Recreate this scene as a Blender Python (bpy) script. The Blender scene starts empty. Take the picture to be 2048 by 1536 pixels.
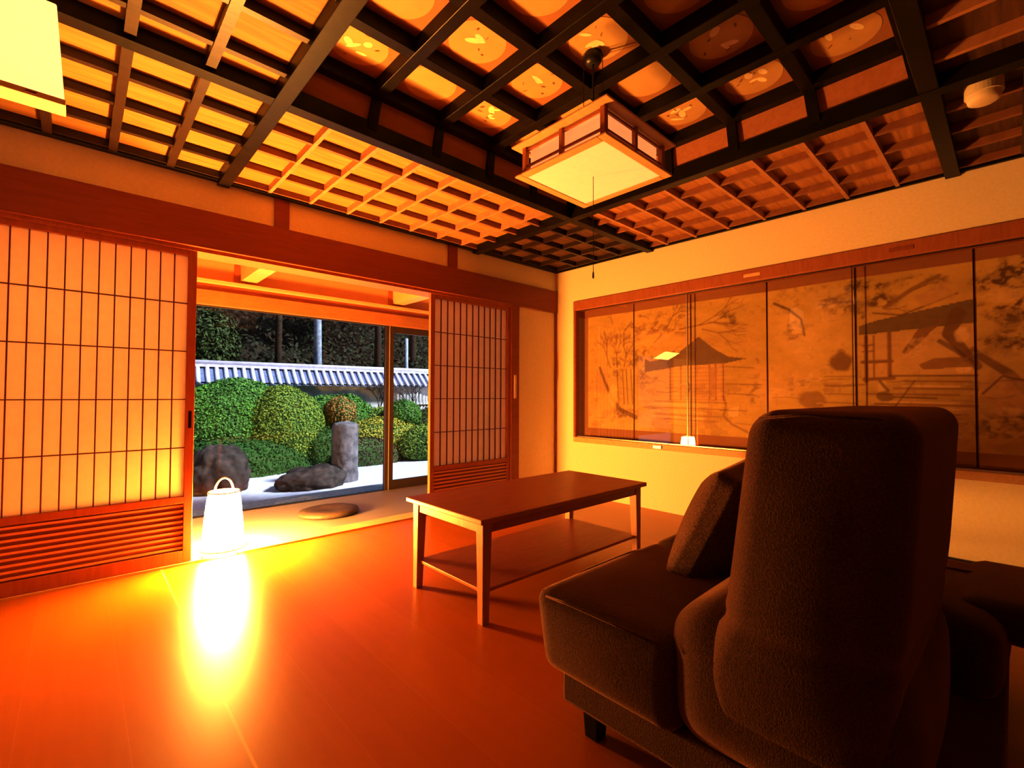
import bpy, bmesh, math, random
import numpy as np
from mathutils import Vector, Matrix, noise
random.seed(7); rng = np.random.default_rng(11)
S = bpy.context.scene; COL = S.collection; PI = math.pi
S.view_settings.view_transform = 'Standard'
S.view_settings.look = 'None'
S.view_settings.exposure = 0.62
S.view_settings.gamma = .75
S.cycles.use_denoising = True
S.cycles.max_bounces = 10
S.cycles.diffuse_bounces = 6
S.cycles.transmission_bounces = 8
S.cycles.transparent_max_bounces = 12
S.cycles.caustics_refractive = False
S.cycles.sample_clamp_indirect = 8.0
try: S.cycles.use_fast_gi = False
except Exception: pass

# ------------------------------------------------------------------ materials
def newmat(name):
    m = bpy.data.materials.new(name); m.use_nodes = True
    nt = m.node_tree; nt.nodes.clear()
    out = nt.nodes.new('ShaderNodeOutputMaterial')
    return m, nt, out
def pbsdf(nt, out, rough=.6, spec=.3):
    b = nt.nodes.new('ShaderNodeBsdfPrincipled')
    b.inputs['Roughness'].default_value = rough
    b.inputs['Specular IOR Level'].default_value = spec
    nt.links.new(b.outputs[0], out.inputs[0])
    return b
def ramp2(nt, fac, a, b, p0=.3, p1=.7):
    r = nt.nodes.new('ShaderNodeValToRGB')
    r.color_ramp.elements[0].position = p0; r.color_ramp.elements[0].color = (*a, 1)
    r.color_ramp.elements[1].position = p1; r.color_ramp.elements[1].color = (*b, 1)
    nt.links.new(fac, r.inputs[0]); return r.outputs[0]
def wood(name, a, b, rough=.45, scale=(3, 3, 3), spec=.35, bump=.1, coat=0.):
    m, nt, out = newmat(name); p = pbsdf(nt, out, rough, spec)
    tc = nt.nodes.new('ShaderNodeTexCoord'); mp = nt.nodes.new('ShaderNodeMapping')
    mp.inputs['Scale'].default_value = scale
    n = nt.nodes.new('ShaderNodeTexNoise'); n.inputs['Scale'].default_value = 6; n.inputs['Detail'].default_value = 6
    n.inputs['Distortion'].default_value = 1.2
    nt.links.new(tc.outputs['Object'], mp.inputs[0]); nt.links.new(mp.outputs[0], n.inputs['Vector'])
    nt.links.new(ramp2(nt, n.outputs[0], a, b), p.inputs['Base Color'])
    if bump:
        bp = nt.nodes.new('ShaderNodeBump'); bp.inputs['Strength'].default_value = bump; bp.inputs['Distance'].default_value = .004
        nt.links.new(n.outputs[0], bp.inputs['Height']); nt.links.new(bp.outputs[0], p.inputs['Normal'])
    p.inputs['Coat Weight'].default_value = coat
    return m
def plain(name, c, rough=.6, spec=.3, var=.08, nscale=40, bump=0., metal=0.):
    m, nt, out = newmat(name); p = pbsdf(nt, out, rough, spec); p.inputs['Metallic'].default_value = metal
    tc = nt.nodes.new('ShaderNodeTexCoord'); n = nt.nodes.new('ShaderNodeTexNoise')
    n.inputs['Scale'].default_value = nscale; n.inputs['Detail'].default_value = 4
    nt.links.new(tc.outputs['Object'], n.inputs['Vector'])
    lo = tuple(max(0, x * (1 - var)) for x in c); hi = tuple(min(1, x * (1 + var)) for x in c)
    nt.links.new(ramp2(nt, n.outputs[0], lo, hi), p.inputs['Base Color'])
    if bump:
        bp = nt.nodes.new('ShaderNodeBump'); bp.inputs['Strength'].default_value = bump; bp.inputs['Distance'].default_value = .01
        nt.links.new(n.outputs[0], bp.inputs['Height']); nt.links.new(bp.outputs[0], p.inputs['Normal'])
    return m
def emis(name, c, s, glow_top=None):
    m, nt, out = newmat(name); e = nt.nodes.new('ShaderNodeEmission')
    e.inputs[0].default_value = (*c, 1); e.inputs[1].default_value = s
    nt.links.new(e.outputs[0], out.inputs[0]); return m

LC = (1.0, .45, .11)            # lamp light colour
M = {}
M['plaster'] = plain('cream_plaster', (.93, .84, .66), .9, .1, .03, 60, .15)
M['plaster_tan'] = plain('dark_low_bounce_plaster', (.20, .11, .06), .9, .1, .04, 60, .1)  # for the unseen left and back walls, darkened to cut bounce light
M['beam_red'] = wood('red_brown_cedar', (.30, .085, .035), (.36, .11, .045), .5, (.6, 6, 6))
M['frame_wood'] = wood('shoji_frame_cedar', (.38, .13, .05), (.46, .17, .065), .5, (6, 6, .8))
M['lattice'] = wood('lattice_cedar', (.16, .045, .02), (.20, .06, .03), .5, (6, 6, .8), bump=0)
M['slat_board'] = wood('slat_board_cedar', (.24, .075, .03), (.30, .10, .04), .5, (.8, 6, 6))
M['slat'] = wood('slat_highlight_cedar', (.72, .36, .18), (.80, .43, .23), .45, (.8, 6, 6))  # pale tone stands in for highlights along the battens
M['black_wood'] = wood('black_stained_wood', (.010, .006, .004), (.020, .011, .007), .4, (2, 2, 2), .25)
M['rib_shade'] = wood('shaded_cross_rib_wood', (.26, .115, .055), (.34, .155, .075), .5, (2, 2, 2))  # darker copy of the rib wood, shade of unlit rib faces in the colour
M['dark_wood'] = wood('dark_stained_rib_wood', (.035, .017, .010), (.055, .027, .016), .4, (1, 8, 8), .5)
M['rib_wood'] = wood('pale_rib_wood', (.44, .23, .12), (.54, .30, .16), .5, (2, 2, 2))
M['window_wood'] = plain('dark_bronze_aluminium', (.05, .03, .022), .4, .5, .1, 20)
M['silver'] = plain('dull_metal_track', (.55, .50, .45), .35, .5, .05, 20, 0, .6)
M['head_wood'] = wood('orange_cedar_head', (.36, .15, .05), (.44, .19, .065), .5, (1, 5, 5))
M['plaster_orange'] = plain('warm_orange_plaster', (.55, .30, .15), .9, .1, .04, 60, .1)
M['engawa_wood'] = wood('honey_cedar', (.66, .40, .20), (.74, .48, .26), .5, (1, 5, 5))
M['riser'] = wood('riser_panel_wood', (.44, .19, .09), (.52, .24, .12), .55, (1, 4, 4))
M['medal_ground'] = wood('medallion_ground', (.42, .20, .09), (.44, .21, .10), .55, (2, 2, 2))
M['medal_disc'] = plain('medallion_disc_gold', (.62, .40, .19), .55, .3, .05, 15)
M['medal_ink'] = plain('medallion_dark_petals', (.30, .16, .08), .6, .2, .2, 30)
M['medal_cream'] = plain('medallion_cream_petals', (.92, .80, .55), .6, .2, .08, 30)
M['table'] = wood('red_brown_table_wood', (.36, .125, .06), (.45, .165, .08), .38, (.8, 7, 7), .5)
M['table_leg'] = wood('table_leg_wood', (.40, .19, .10), (.48, .24, .13), .42, (7, 7, .8), .4)
M['white_plastic'] = plain('cream_plastic', (.86, .76, .60), .5, .3, .03, 30)
M['switch'] = plain('switch_plate_brass', (.75, .52, .30), .4, .5, .05, 30)
M['metal_dark'] = plain('blackened_metal', (.03, .02, .015), .4, .5, .1, 30)
M['cane'] = wood('bent_cane', (.70, .45, .22), (.8, .55, .3), .5)
M['cushion'] = plain('round_cushion_brown', (.085, .06, .05), .5, .4, .2, 25, .2)
M['tatami'] = wood('engawa_tan_matting', (.25, .235, .24), (.30, .28, .28), .42, (.6, 20, 20), .4, .1)
M['gravel'] = plain('raked_pale_gravel', (.46, .50, .63), .95, .05, .08, 9, .3)
M['ground_dark'] = plain('dark_soil', (.035, .028, .02), .95, .05, .4, 3, .5)
M['stone_grey'] = plain('grey_stone', (.13, .13, .15), .85, .15, .45, 9, .9)
M['stone_dark'] = plain('dark_mossy_stone', (.045, .040, .040), .85, .15, .6, 7, 1.)
M['stone_curb'] = plain('grey_curb_stone', (.42, .48, .54), .8, .2, .2, 25, .5)
M['roof_light'] = plain('pale_blue_tile', (.62, .66, .78), .4, .4, .1, 12)
M['roof_dark'] = plain('deep_blue_tile_channel', (.13, .16, .28), .4, .4, .2, 12)
M['ridge'] = plain('grey_lilac_ridge_tile', (.45, .46, .60), .4, .4, .15, 12)
M['wall_white'] = plain('weathered_white_wall', (.80, .82, .90), .9, .1, .35, 5)
M['bark'] = plain('dark_bark', (.05, .035, .025), .9, .1, .5, 20, .8)
M['pole_blue'] = plain('pale_weathered_pole', (.28, .33, .42), .8, .1, .3, 9, .3)

def fabric(name, a, b, sc=260):
    m, nt, out = newmat(name); p = pbsdf(nt, out, .95, .1)
    p.inputs['Sheen Weight'].default_value = .7; p.inputs['Sheen Roughness'].default_value = .5
    p.inputs['Sheen Tint'].default_value = (.6, .32, .2, 1)
    tc = nt.nodes.new('ShaderNodeTexCoord')
    n = nt.nodes.new('ShaderNodeTexNoise'); n.inputs['Scale'].default_value = sc; n.inputs['Detail'].default_value = 3
    n2 = nt.nodes.new('ShaderNodeTexNoise'); n2.inputs['Scale'].default_value = 7; n2.inputs['Detail'].default_value = 3
    nt.links.new(tc.outputs['Object'], n.inputs['Vector']); nt.links.new(tc.outputs['Object'], n2.inputs['Vector'])
    mx = nt.nodes.new('ShaderNodeMath'); mx.operation = 'MULTIPLY_ADD'; mx.inputs[1].default_value = .7
    ml = nt.nodes.new('ShaderNodeMath'); ml.operation = 'MULTIPLY'; ml.inputs[1].default_value = .3
    nt.links.new(n2.outputs[0], ml.inputs[0]); nt.links.new(n.outputs[0], mx.inputs[0]); nt.links.new(ml.outputs[0], mx.inputs[2])
    nt.links.new(ramp2(nt, mx.outputs[0], a, b, .35, .65), p.inputs['Base Color'])
    bp = nt.nodes.new('ShaderNodeBump'); bp.inputs['Strength'].default_value = .5; bp.inputs['Distance'].default_value = .003
    nt.links.new(n.outputs[0], bp.inputs['Height']); nt.links.new(bp.outputs[0], p.inputs['Normal'])
    return m
M['sofa'] = fabric('dark_brown_chenille', (.034, .016, .011), (.105, .052, .036))
M['pillow'] = fabric('brown_flecked_tweed', (.035, .018, .012), (.16, .085, .06), 160)

def paper(name, c, trans=.5, glow=0.):
    m, nt, out = newmat(name)
    d = nt.nodes.new('ShaderNodeBsdfDiffuse'); t = nt.nodes.new('ShaderNodeBsdfTranslucent'); x = nt.nodes.new('ShaderNodeMixShader')
    tc = nt.nodes.new('ShaderNodeTexCoord'); n = nt.nodes.new('ShaderNodeTexNoise'); n.inputs['Scale'].default_value = 30
    nt.links.new(tc.outputs['Object'], n.inputs['Vector'])
    cc = ramp2(nt, n.outputs[0], tuple(v * .96 for v in c), c)
    nt.links.new(cc, d.inputs[0]); nt.links.new(cc, t.inputs[0])
    x.inputs[0].default_value = trans
    nt.links.new(d.outputs[0], x.inputs[1]); nt.links.new(t.outputs[0], x.inputs[2])
    if glow:
        e = nt.nodes.new('ShaderNodeEmission'); e.inputs[0].default_value = (1, .52, .23, 1); e.inputs[1].default_value = glow
        a = nt.nodes.new('ShaderNodeAddShader'); nt.links.new(x.outputs[0], a.inputs[0]); nt.links.new(e.outputs[0], a.inputs[1])
        nt.links.new(a.outputs[0], out.inputs[0])
    else: nt.links.new(x.outputs[0], out.inputs[0])
    return m
M['shoji_paper'] = paper('shoji_paper', (.93, .85, .70), .5)
M['lamp_paper'] = paper('pendant_paper', (.93, .80, .66), .4, .26)
M['lamp_paper_dim'] = paper('pendant_side_paper', (.90, .82, .70), .4, .22)
M['lamp_box'] = paper('box_lamp_paper', (.95, .9, .84), .3, .70)
M['lantern_paper'] = emis('lantern_paper_lit', (1.0, .45, .09), 480)
M['lantern_top'] = emis('lantern_top_glow', (1.0, .45, .09), 700)

def glassmat(name, refl=1.0, tint=(1, 1, 1)):
    m, nt, out = newmat(name)
    tr = nt.nodes.new('ShaderNodeBsdfTransparent'); tr.inputs[0].default_value = (*tint, 1)
    gl = nt.nodes.new('ShaderNodeBsdfGlossy'); gl.inputs['Roughness'].default_value = 0.01
    gl.inputs['Color'].default_value = (refl, refl, refl, 1)
    fr = nt.nodes.new('ShaderNodeFresnel'); fr.inputs['IOR'].default_value = 1.5
    x = nt.nodes.new('ShaderNodeMixShader')
    nt.links.new(fr.outputs[0], x.inputs[0]); nt.links.new(tr.outputs[0], x.inputs[1]); nt.links.new(gl.outputs[0], x.inputs[2])
    nt.links.new(x.outputs[0], out.inputs[0]); return m
M['glass'] = glassmat('window_glass', .55, (.93, .96, .95))
M['case_glass'] = glassmat('display_glass', 1.0, (.97, .95, .93))

def floormat():
    m, nt, out = newmat('orange_lacquered_boards'); p = pbsdf(nt, out, .30, .38)
    tc = nt.nodes.new('ShaderNodeTexCoord'); sp = nt.nodes.new('ShaderNodeSeparateXYZ')
    nt.links.new(tc.outputs['Object'], sp.inputs[0])
    def mth(op, a, b=None):
        n = nt.nodes.new('ShaderNodeMath'); n.operation = op
        for i, v in enumerate((a, b)):
            if v is None: continue
            if isinstance(v, (int, float)): n.inputs[i].default_value = v
            else: nt.links.new(v, n.inputs[i])
        return n.outputs[0]
    u = mth('DIVIDE', mth('ADD', sp.outputs[0], 3.365), .2425)
    fr = mth('FRACT', mth('ADD', u, 100.0))
    d = mth('MULTIPLY', mth('MINIMUM', fr, mth('SUBTRACT', 1.0, fr)), .2425)
    groove = mth('LESS_THAN', d, .0016)
    cell = mth('FLOOR', mth('ADD', u, 100.0))
    wn = nt.nodes.new('ShaderNodeTexWhiteNoise'); wn.noise_dimensions = '1D'; nt.links.new(cell, wn.inputs['W'])
    mp = nt.nodes.new('ShaderNodeMapping'); mp.inputs['Scale'].default_value = (9, .7, 1)
    nt.links.new(tc.outputs['Object'], mp.inputs[0])
    n = nt.nodes.new('ShaderNodeTexNoise'); n.inputs['Scale'].default_value = 3; n.inputs['Detail'].default_value = 6
    nt.links.new(mp.outputs[0], n.inputs['Vector'])
    mixv = mth('ADD', mth('MULTIPLY', n.outputs[0], .7), mth('MULTIPLY', wn.outputs[0], .3))
    col = ramp2(nt, mixv, (.42, .125, .012), (.49, .158, .017), .2, .8)
    mx = nt.nodes.new('ShaderNodeMix'); mx.data_type = 'RGBA'
    main = mth('LESS_THAN', mth('ABSOLUTE', mth('ADD', sp.outputs[0], 3.365)), .0042)
    nt.links.new(mth('MAXIMUM', mth('MULTIPLY', groove, .10), mth('MULTIPLY', main, .8)), mx.inputs[0]); nt.links.new(col, mx.inputs[6]); mx.inputs[7].default_value = (.75, .40, .15, 1)
    nt.links.new(mx.outputs[2], p.inputs['Base Color'])
    bp = nt.nodes.new('ShaderNodeBump'); bp.inputs['Strength'].default_value = .12; bp.inputs['Distance'].default_value = .003
    nt.links.new(n.outputs[0], bp.inputs['Height']); nt.links.new(bp.outputs[0], p.inputs['Normal'])
    return m
M['floor'] = floormat()

def ringmat(name, ca, cb_):
    m, nt, out = newmat(name); p = pbsdf(nt, out, .6, .25)
    tc = nt.nodes.new('ShaderNodeTexCoord')
    v = nt.nodes.new('ShaderNodeTexVoronoi'); v.inputs['Scale'].default_value = 3.4; v.distance = 'CHEBYCHEV'
    nt.links.new(tc.outputs['Object'], v.inputs['Vector'])
    mp = nt.nodes.new('ShaderNodeMapping'); mp.inputs['Scale'].default_value = (.8, 9, 1); nt.links.new(tc.outputs['Object'], mp.inputs[0])
    n = nt.nodes.new('ShaderNodeTexNoise'); n.inputs['Scale'].default_value = 4; n.inputs['Detail'].default_value = 5; n.inputs['Distortion'].default_value = .8
    nt.links.new(mp.outputs[0], n.inputs['Vector'])
    nt.links.new(ramp2(nt, n.outputs[0], ca, cb_), p.inputs['Base Color'])
    return m
M['ring'] = ringmat('ring_ceiling_boards', (.34, .19, .065), (.50, .29, .10))
M['ring_b'] = ringmat('ring_ceiling_boards_right_tone', (.38, .18, .07), (.58, .31, .12))  # same boards, toned apart to imitate the light level on the right
M['ring_d'] = ringmat('ring_ceiling_boards_shaded', (.10, .05, .025), (.20, .10, .05))  # same boards darkened to imitate light falling off into the corner

def leafmat(name, a, b, c):
    m, nt, out = newmat(name); p = pbsdf(nt, out, .7, .2)
    g = nt.nodes.new('ShaderNodeNewGeometry'); tc = nt.nodes.new('ShaderNodeTexCoord')
    n = nt.nodes.new('ShaderNodeTexNoise'); n.inputs['Scale'].default_value = 1.6; n.inputs['Detail'].default_value = 3
    nt.links.new(tc.outputs['Object'], n.inputs['Vector'])
    c1 = ramp2(nt, g.outputs['Random Per Island'], a, b, 0, 1)
    mx = nt.nodes.new('ShaderNodeMix'); mx.data_type = 'RGBA'
    f = nt.nodes.new('ShaderNodeMapRange'); f.inputs[1].default_value = .42; f.inputs[2].default_value = .62
    nt.links.new(n.outputs[0], f.inputs[0]); nt.links.new(f.outputs[0], mx.inputs[0])
    nt.links.new(c1, mx.inputs[6]); mx.inputs[7].default_value = (*c, 1)
    nt.links.new(mx.outputs[2], p.inputs['Base Color']); return m
M['leaf_green'] = leafmat('clipped_azalea_green', (.045, .13, .035), (.12, .27, .06), (.09, .23, .04))
M['leaf_olive'] = leafmat('olive_azalea', (.10, .17, .03), (.24, .32, .06), (.17, .26, .05))
M['leaf_dark'] = leafmat('dark_ground_green', (.02, .06, .015), (.05, .12, .03), (.035, .09, .02))
M['leaf_gold'] = leafmat('yellow_green_leaves', (.24, .22, .03), (.42, .36, .06), (.30, .30, .05))
M['leaf_rust'] = leafmat('rust_leaves', (.22, .12, .04), (.42, .24, .08), (.34, .20, .07))
M['leaf_brown'] = leafmat('brown_undergrowth', (.05, .035, .02), (.14, .10, .06), (.08, .06, .04))
M['leaf_forest'] = leafmat('forest_leaves', (.006, .012, .006), (.035, .05, .02), (.028, .02, .012))
M['leaf_forest_b'] = leafmat('forest_light_leaves', (.02, .035, .012), (.09, .13, .05), (.04, .07, .02))

# ------------------------------------------------------------------ mesh helpers
class MB:
    def __init__(s): s.v = []; s.f = []; s.mi = []
    def add(s, vs, fs, mi=0):
        o = len(s.v); s.v += [tuple(v) for v in vs]; s.f += [tuple(i + o for i in f) for f in fs]; s.mi += [mi] * len(fs); return s
    def box(s, x0, x1, y0, y1, z0, z1, mi=0):
        if x0 > x1: x0, x1 = x1, x0
        if y0 > y1: y0, y1 = y1, y0
        if z0 > z1: z0, z1 = z1, z0
        vs = [(x, y, z) for x in (x0, x1) for y in (y0, y1) for z in (z0, z1)]
        return s.add(vs, [(0, 1, 3, 2), (4, 6, 7, 5), (0, 4, 5, 1), (2, 3, 7, 6), (0, 2, 6, 4), (1, 5, 7, 3)], mi)
    def taper(s, c0, h0, c1, h1, mi=0):   # box between two rectangles (centre xyz, half xy)
        vs = []
        for c, h in ((c0, h0), (c1, h1)):
            vs += [(c[0] - h[0], c[1] - h[1], c[2]), (c[0] + h[0], c[1] - h[1], c[2]), (c[0] + h[0], c[1] + h[1], c[2]), (c[0] - h[0], c[1] + h[1], c[2])]
        return s.add(vs, [(3, 2, 1, 0), (4, 5, 6, 7), (0, 1, 5, 4), (1, 2, 6, 5), (2, 3, 7, 6), (3, 0, 4, 7)], mi)
    def tube(s, pts, r, n=8, mi=0, cap=True):
        pts = [Vector(p) for p in pts]; rs = r if isinstance(r, (list, tuple)) else [r] * len(pts)
        rings = []; up = Vector((0, 0, 1))
        for i, p in enumerate(pts):
            t = (pts[min(i + 1, len(pts) - 1)] - pts[max(i - 1, 0)]).normalized()
            a = t.cross(up)
            if a.length < .05: a = t.cross(Vector((1, 0, 0)))
            a.normalize(); b = t.cross(a)
            rings.append([p + (a * math.cos(2 * PI * k / n) + b * math.sin(2 * PI * k / n)) * rs[i] for k in range(n)])
        vs = [v for rg in rings for v in rg]
        fs = [(i * n + k, i * n + (k + 1) % n, (i + 1) * n + (k + 1) % n, (i + 1) * n + k) for i in range(len(pts) - 1) for k in range(n)]
        if cap: fs += [tuple(range(n))[::-1], tuple((len(pts) - 1) * n + k for k in range(n))]
        return s.add(vs, fs, mi)
    def lathe(s, prof, c=(0, 0, 0), n=32, mi=0, squash=1.):
        vs = [(c[0] + r * math.cos(2 * PI * k / n), c[1] + squash * r * math.sin(2 * PI * k / n), c[2] + z) for r, z in prof for k in range(n)]
        fs = [(i * n + k, i * n + (k + 1) % n, (i + 1) * n + (k + 1) % n, (i + 1) * n + k) for i in range(len(prof) - 1) for k in range(n)]
        return s.add(vs, fs, mi)
    def build(s, name, mats, parent=None, bevel=0, smooth=False, kind=None, label=None, cat=None, group=None, loc=None):
        me = bpy.data.meshes.new(name)
        off = Vector(loc) if loc else Vector((0, 0, 0))
        me.from_pydata([tuple(Vector(v) - off) for v in s.v], [], s.f)
        if not isinstance(mats, (list, tuple)): mats = [mats]
        for m in mats: me.materials.append(m)
        me.polygons.foreach_set('material_index', s.mi)
        if smooth: me.polygons.foreach_set('use_smooth', [True] * len(s.f))
        me.update()
        o = bpy.data.objects.new(name, me); COL.objects.link(o)
        if loc: o.location = off
        if bevel:
            b = o.modifiers.new('bevel', 'BEVEL'); b.width = bevel; b.segments = 2; b.limit_method = 'ANGLE'; b.angle_limit = math.radians(40)
        if parent:
            o.parent = parent
            o.matrix_parent_inverse = parent_world(parent).inverted()
        tag(o, label, cat, group, kind); return o
def parent_world(o):
    m = Matrix.LocRotScale(o.location, o.rotation_euler, o.scale)
    if o.parent: m = parent_world(o.parent) @ o.matrix_parent_inverse @ m
    return m
def tag(o, label=None, cat=None, group=None, kind=None):
    if label: o['label'] = label
    if cat: o['category'] = cat
    if group: o['group'] = group
    if kind: o['kind'] = kind
    return o
def empty(name, loc=(0, 0, 0), label=None, cat=None, group=None, kind=None):
    o = bpy.data.objects.new(name, None); COL.objects.link(o); o.location = loc; o.empty_display_size = .1
    return tag(o, label, cat, group, kind)
def P(parts_box, name, m, parent, **k): return MB().box(*parts_box).build(name, m, parent, **k)

def softbox(half, r, n=14, bulge=(0, 0, 0), fn=None):
    """rounded, cushion-like box centred on the origin"""
    bm = bmesh.new(); bmesh.ops.create_cube(bm, size=2)
    bmesh.ops.subdivide_edges(bm, edges=bm.edges[:], cuts=n, use_grid_fill=True)
    h = Vector(half)
    for v in bm.verts:
        u = Vector([math.copysign(abs(c) ** .8, c) for c in v.co])
        p = Vector([u[i] * h[i] for i in range(3)])
        q = Vector([max(-(h[i] - r), min(h[i] - r, p[i])) for i in range(3)])
        d = p - q
        if d.length > 1e-6: p = q + d.normalized() * r
        w = Vector([p[i] / h[i] for i in range(3)])
        b = Vector((math.copysign(bulge[0], w.x) * abs(w.x) ** 3 * (1 - w.y ** 2) * (1 - w.z ** 2),
                    math.copysign(bulge[1], w.y) * abs(w.y) ** 3 * (1 - w.x ** 2) * (1 - w.z ** 2),
                    math.copysign(bulge[2], w.z) * abs(w.z) ** 3 * (1 - w.y ** 2) * (1 - w.x ** 2)))
        p = p + b
        v.co = fn(p) if fn else p
    return bm
def bm_obj(bm, name, m, parent=None, loc=(0, 0, 0), rot=(0, 0, 0), smooth=True, **k):
    me = bpy.data.meshes.new(name); bm.to_mesh(me); bm.free()
    for mm in (m if isinstance(m, (list, tuple)) else [m]): me.materials.append(mm)
    if smooth: me.polygons.foreach_set('use_smooth', [True] * len(me.polygons))
    o = bpy.data.objects.new(name, me); COL.objects.link(o)
    o.location = loc; o.rotation_euler = rot
    if parent:
        o.parent = parent; o.matrix_parent_inverse = parent_world(parent).inverted()
    tag(o, k.get('label'), k.get('cat'), k.get('group'), k.get('kind')); return o

# ------------------------------------------------------------------ room numbers
H = 2.308                       # underside of the low ceiling ribs
XL, YB = -4.20, -4.20           # left wall, back wall
HEAD = 1.878                    # underside of the lintel
FX0, FX1, FY0, FY1 = -3.13, -1.07, -3.13, -1.088    # outer edges of the recessed ceiling frame

# floor --------------------------------------------------------------
MB().box(XL, 0, YB, 0.0, -.10, 0).build('floor', M['floor'], kind='structure')
# ------------------------------------------------------------------ ceiling
ceil = empty('ceiling', (-2.1, -2.1, H), kind='structure')
ZP = 2.350
cb = MB()
cb.box(XL, FX1 - .03, FY1 - .03, 0, ZP, ZP + .02); cb.box(XL, FX0 + .03, YB, FY1 - .03, ZP, ZP + .02)
cb.build('ceiling_boards', M['ring'], ceil)
MB().box(FX1 - .03, 0, FY0 + .03, FY1 - .03, ZP, ZP + .02).build('ceiling_boards', M['ring_b'], ceil)
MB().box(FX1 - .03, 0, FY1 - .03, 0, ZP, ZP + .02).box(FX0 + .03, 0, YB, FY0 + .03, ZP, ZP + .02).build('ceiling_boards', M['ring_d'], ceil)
MB().box(XL - .3, .3, YB - .3, 1.4, 2.62, 2.70).build('ceiling_roof_slab', M['black_wood'], ceil)
def rib(x0, x1, y0, y1, z0, m): MB().box(x0, x1, y0, y1, z0, ZP + .001).build('ceiling_rib', m, ceil)
ribx = [-2.845, -2.588, -2.325, -2.070, -1.811, -1.553, -1.302]
ribx_l = [-3.37, -3.62, -3.87, -4.12]; ribx_r = [-.82, -.565, -.31, -.055]
riby = [-1.30, -1.557, -1.82, -2.083, -2.342, -2.594, -2.850]
riby_t = [-.83, -.57, -.31, -.055]; riby_b = [-3.38, -3.64, -3.90, -4.14]
w = .0105
for x in ribx:                                    # garden side and back side, running away from the lintel wall
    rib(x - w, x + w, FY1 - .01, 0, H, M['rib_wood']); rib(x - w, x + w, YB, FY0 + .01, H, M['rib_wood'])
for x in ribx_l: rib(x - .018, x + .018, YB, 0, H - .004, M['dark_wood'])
for x in ribx_r: rib(x - w, x + w, YB, FY1, H + .004, M['rib_shade']); rib(x - w, x + w, FY1, 0, H + .004, M['dark_wood'])  # corner stretch in dark wood to imitate the dimness there
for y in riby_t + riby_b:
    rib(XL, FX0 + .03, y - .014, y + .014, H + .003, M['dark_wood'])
    rib(FX0 + .03, FX1, y - w, y + w, H + .004, M['rib_shade']); rib(FX1, 0, y - w, y + w, H + .002, M['dark_wood'])  # shade tone between the beams, dark wood for the dim right corners
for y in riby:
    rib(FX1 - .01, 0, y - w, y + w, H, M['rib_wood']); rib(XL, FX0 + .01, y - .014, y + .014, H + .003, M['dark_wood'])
def beam(bx, m=M['black_wood'], n='ceiling_beam'): MB().box(*bx).build(n, m, ceil, bevel=.002)
bw = .065
beam((XL, 0, FY1 - bw, FY1, H - .022, ZP + .02)); beam((XL, 0, FY0, FY0 + bw, H - .022, ZP + .02))
beam((FX0, FX0 + bw, YB, 0, H - .024, ZP + .021), M['black_wood']); beam((FX1 - bw, FX1, YB, 0, H - .024, ZP + .021))
# edge mouldings at the walls; garden side widened to imitate the lintel shadow
beam((XL, 0, -.050, -.001, H - .006, ZP), M['black_wood'], 'ceiling_edge_moulding'); beam((-.022, -.001, YB, 0, H - .006, ZP), M['black_wood'], 'ceiling_edge_moulding')
beam((XL, 0, YB + .001, YB + .022, H - .004, ZP), M['black_wood'], 'ceiling_edge_moulding'); beam((XL + .001, XL + .022, YB, 0, H - .006, ZP), M['black_wood'], 'ceiling_edge_moulding')
# riser of the recess, leaning in slightly, and the medallion coffers
ix0, ix1, iy0, iy1 = FX0 + bw, FX1 - bw, FY0 + bw, FY1 - bw     # inner edges
zr0, zr1, lean = ZP + .0, 2.492, .028
NP_ = 5
def lerp(a, b, t): return a + (b - a) * t
for side in range(4):
    for k in range(NP_):
        t0, t1 = k / NP_, (k + 1) / NP_
        if side in (0, 1):
            y = iy1 if side == 0 else iy0; sg = 1 if side == 0 else -1
            x0, x1 = lerp(ix0, ix1, t0), lerp(ix0, ix1, t1)
            xa, xb = lerp(ix0 + lean, ix1 - lean, t0), lerp(ix0 + lean, ix1 - lean, t1)
            vs = [(x0, y + .02 * sg, zr0), (x1, y + .02 * sg, zr0), (xb, y + (.02 - lean) * sg, zr1), (xa, y + (.02 - lean) * sg, zr1)]
        else:
            x = ix1 if side == 2 else ix0; sg = 1 if side == 2 else -1
            y0, y1 = lerp(iy0, iy1, t0), lerp(iy0, iy1, t1)
            ya, yb = lerp(iy0 + lean, iy1 - lean, t0), lerp(iy0 + lean, iy1 - lean, t1)
            vs = [(x + .02 * sg, y0, zr0), (x + .02 * sg, y1, zr0), (x + (.02 - lean) * sg, yb, zr1), (x + (.02 - lean) * sg, ya, zr1)]
        MB().add(vs, [(0, 1, 2, 3)]).build('riser_panel', M['riser'], ceil)
    for k in range(NP_ + 1):
        t = k / NP_; hw = .024
        if side in (0, 1):
            y = iy1 if side == 0 else iy0; sg = 1 if side == 0 else -1
            c0 = (lerp(ix0, ix1, t), y + .012 * sg, zr0 - .02); c1 = (lerp(ix0 + lean, ix1 - lean, t), y + (.012 - lean) * sg, zr1 + .01); hh = (hw, .016)
        else:
            x = ix1 if side == 2 else ix0; sg = 1 if side == 2 else -1
            c0 = (x + .012 * sg, lerp(iy0, iy1, t), zr0 - .02); c1 = (x + (.012 - lean) * sg, lerp(iy0 + lean, iy1 - lean, t), zr1 + .01); hh = (.016, hw)
        MB().taper(c0, hh, c1, hh).build('riser_post', M['black_wood'], ceil)
ux0, ux1, uy0, uy1 = ix0 + lean, ix1 - lean, iy0 + lean, iy1 - lean
zc0, zc1 = 2.484, 2.556
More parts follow.
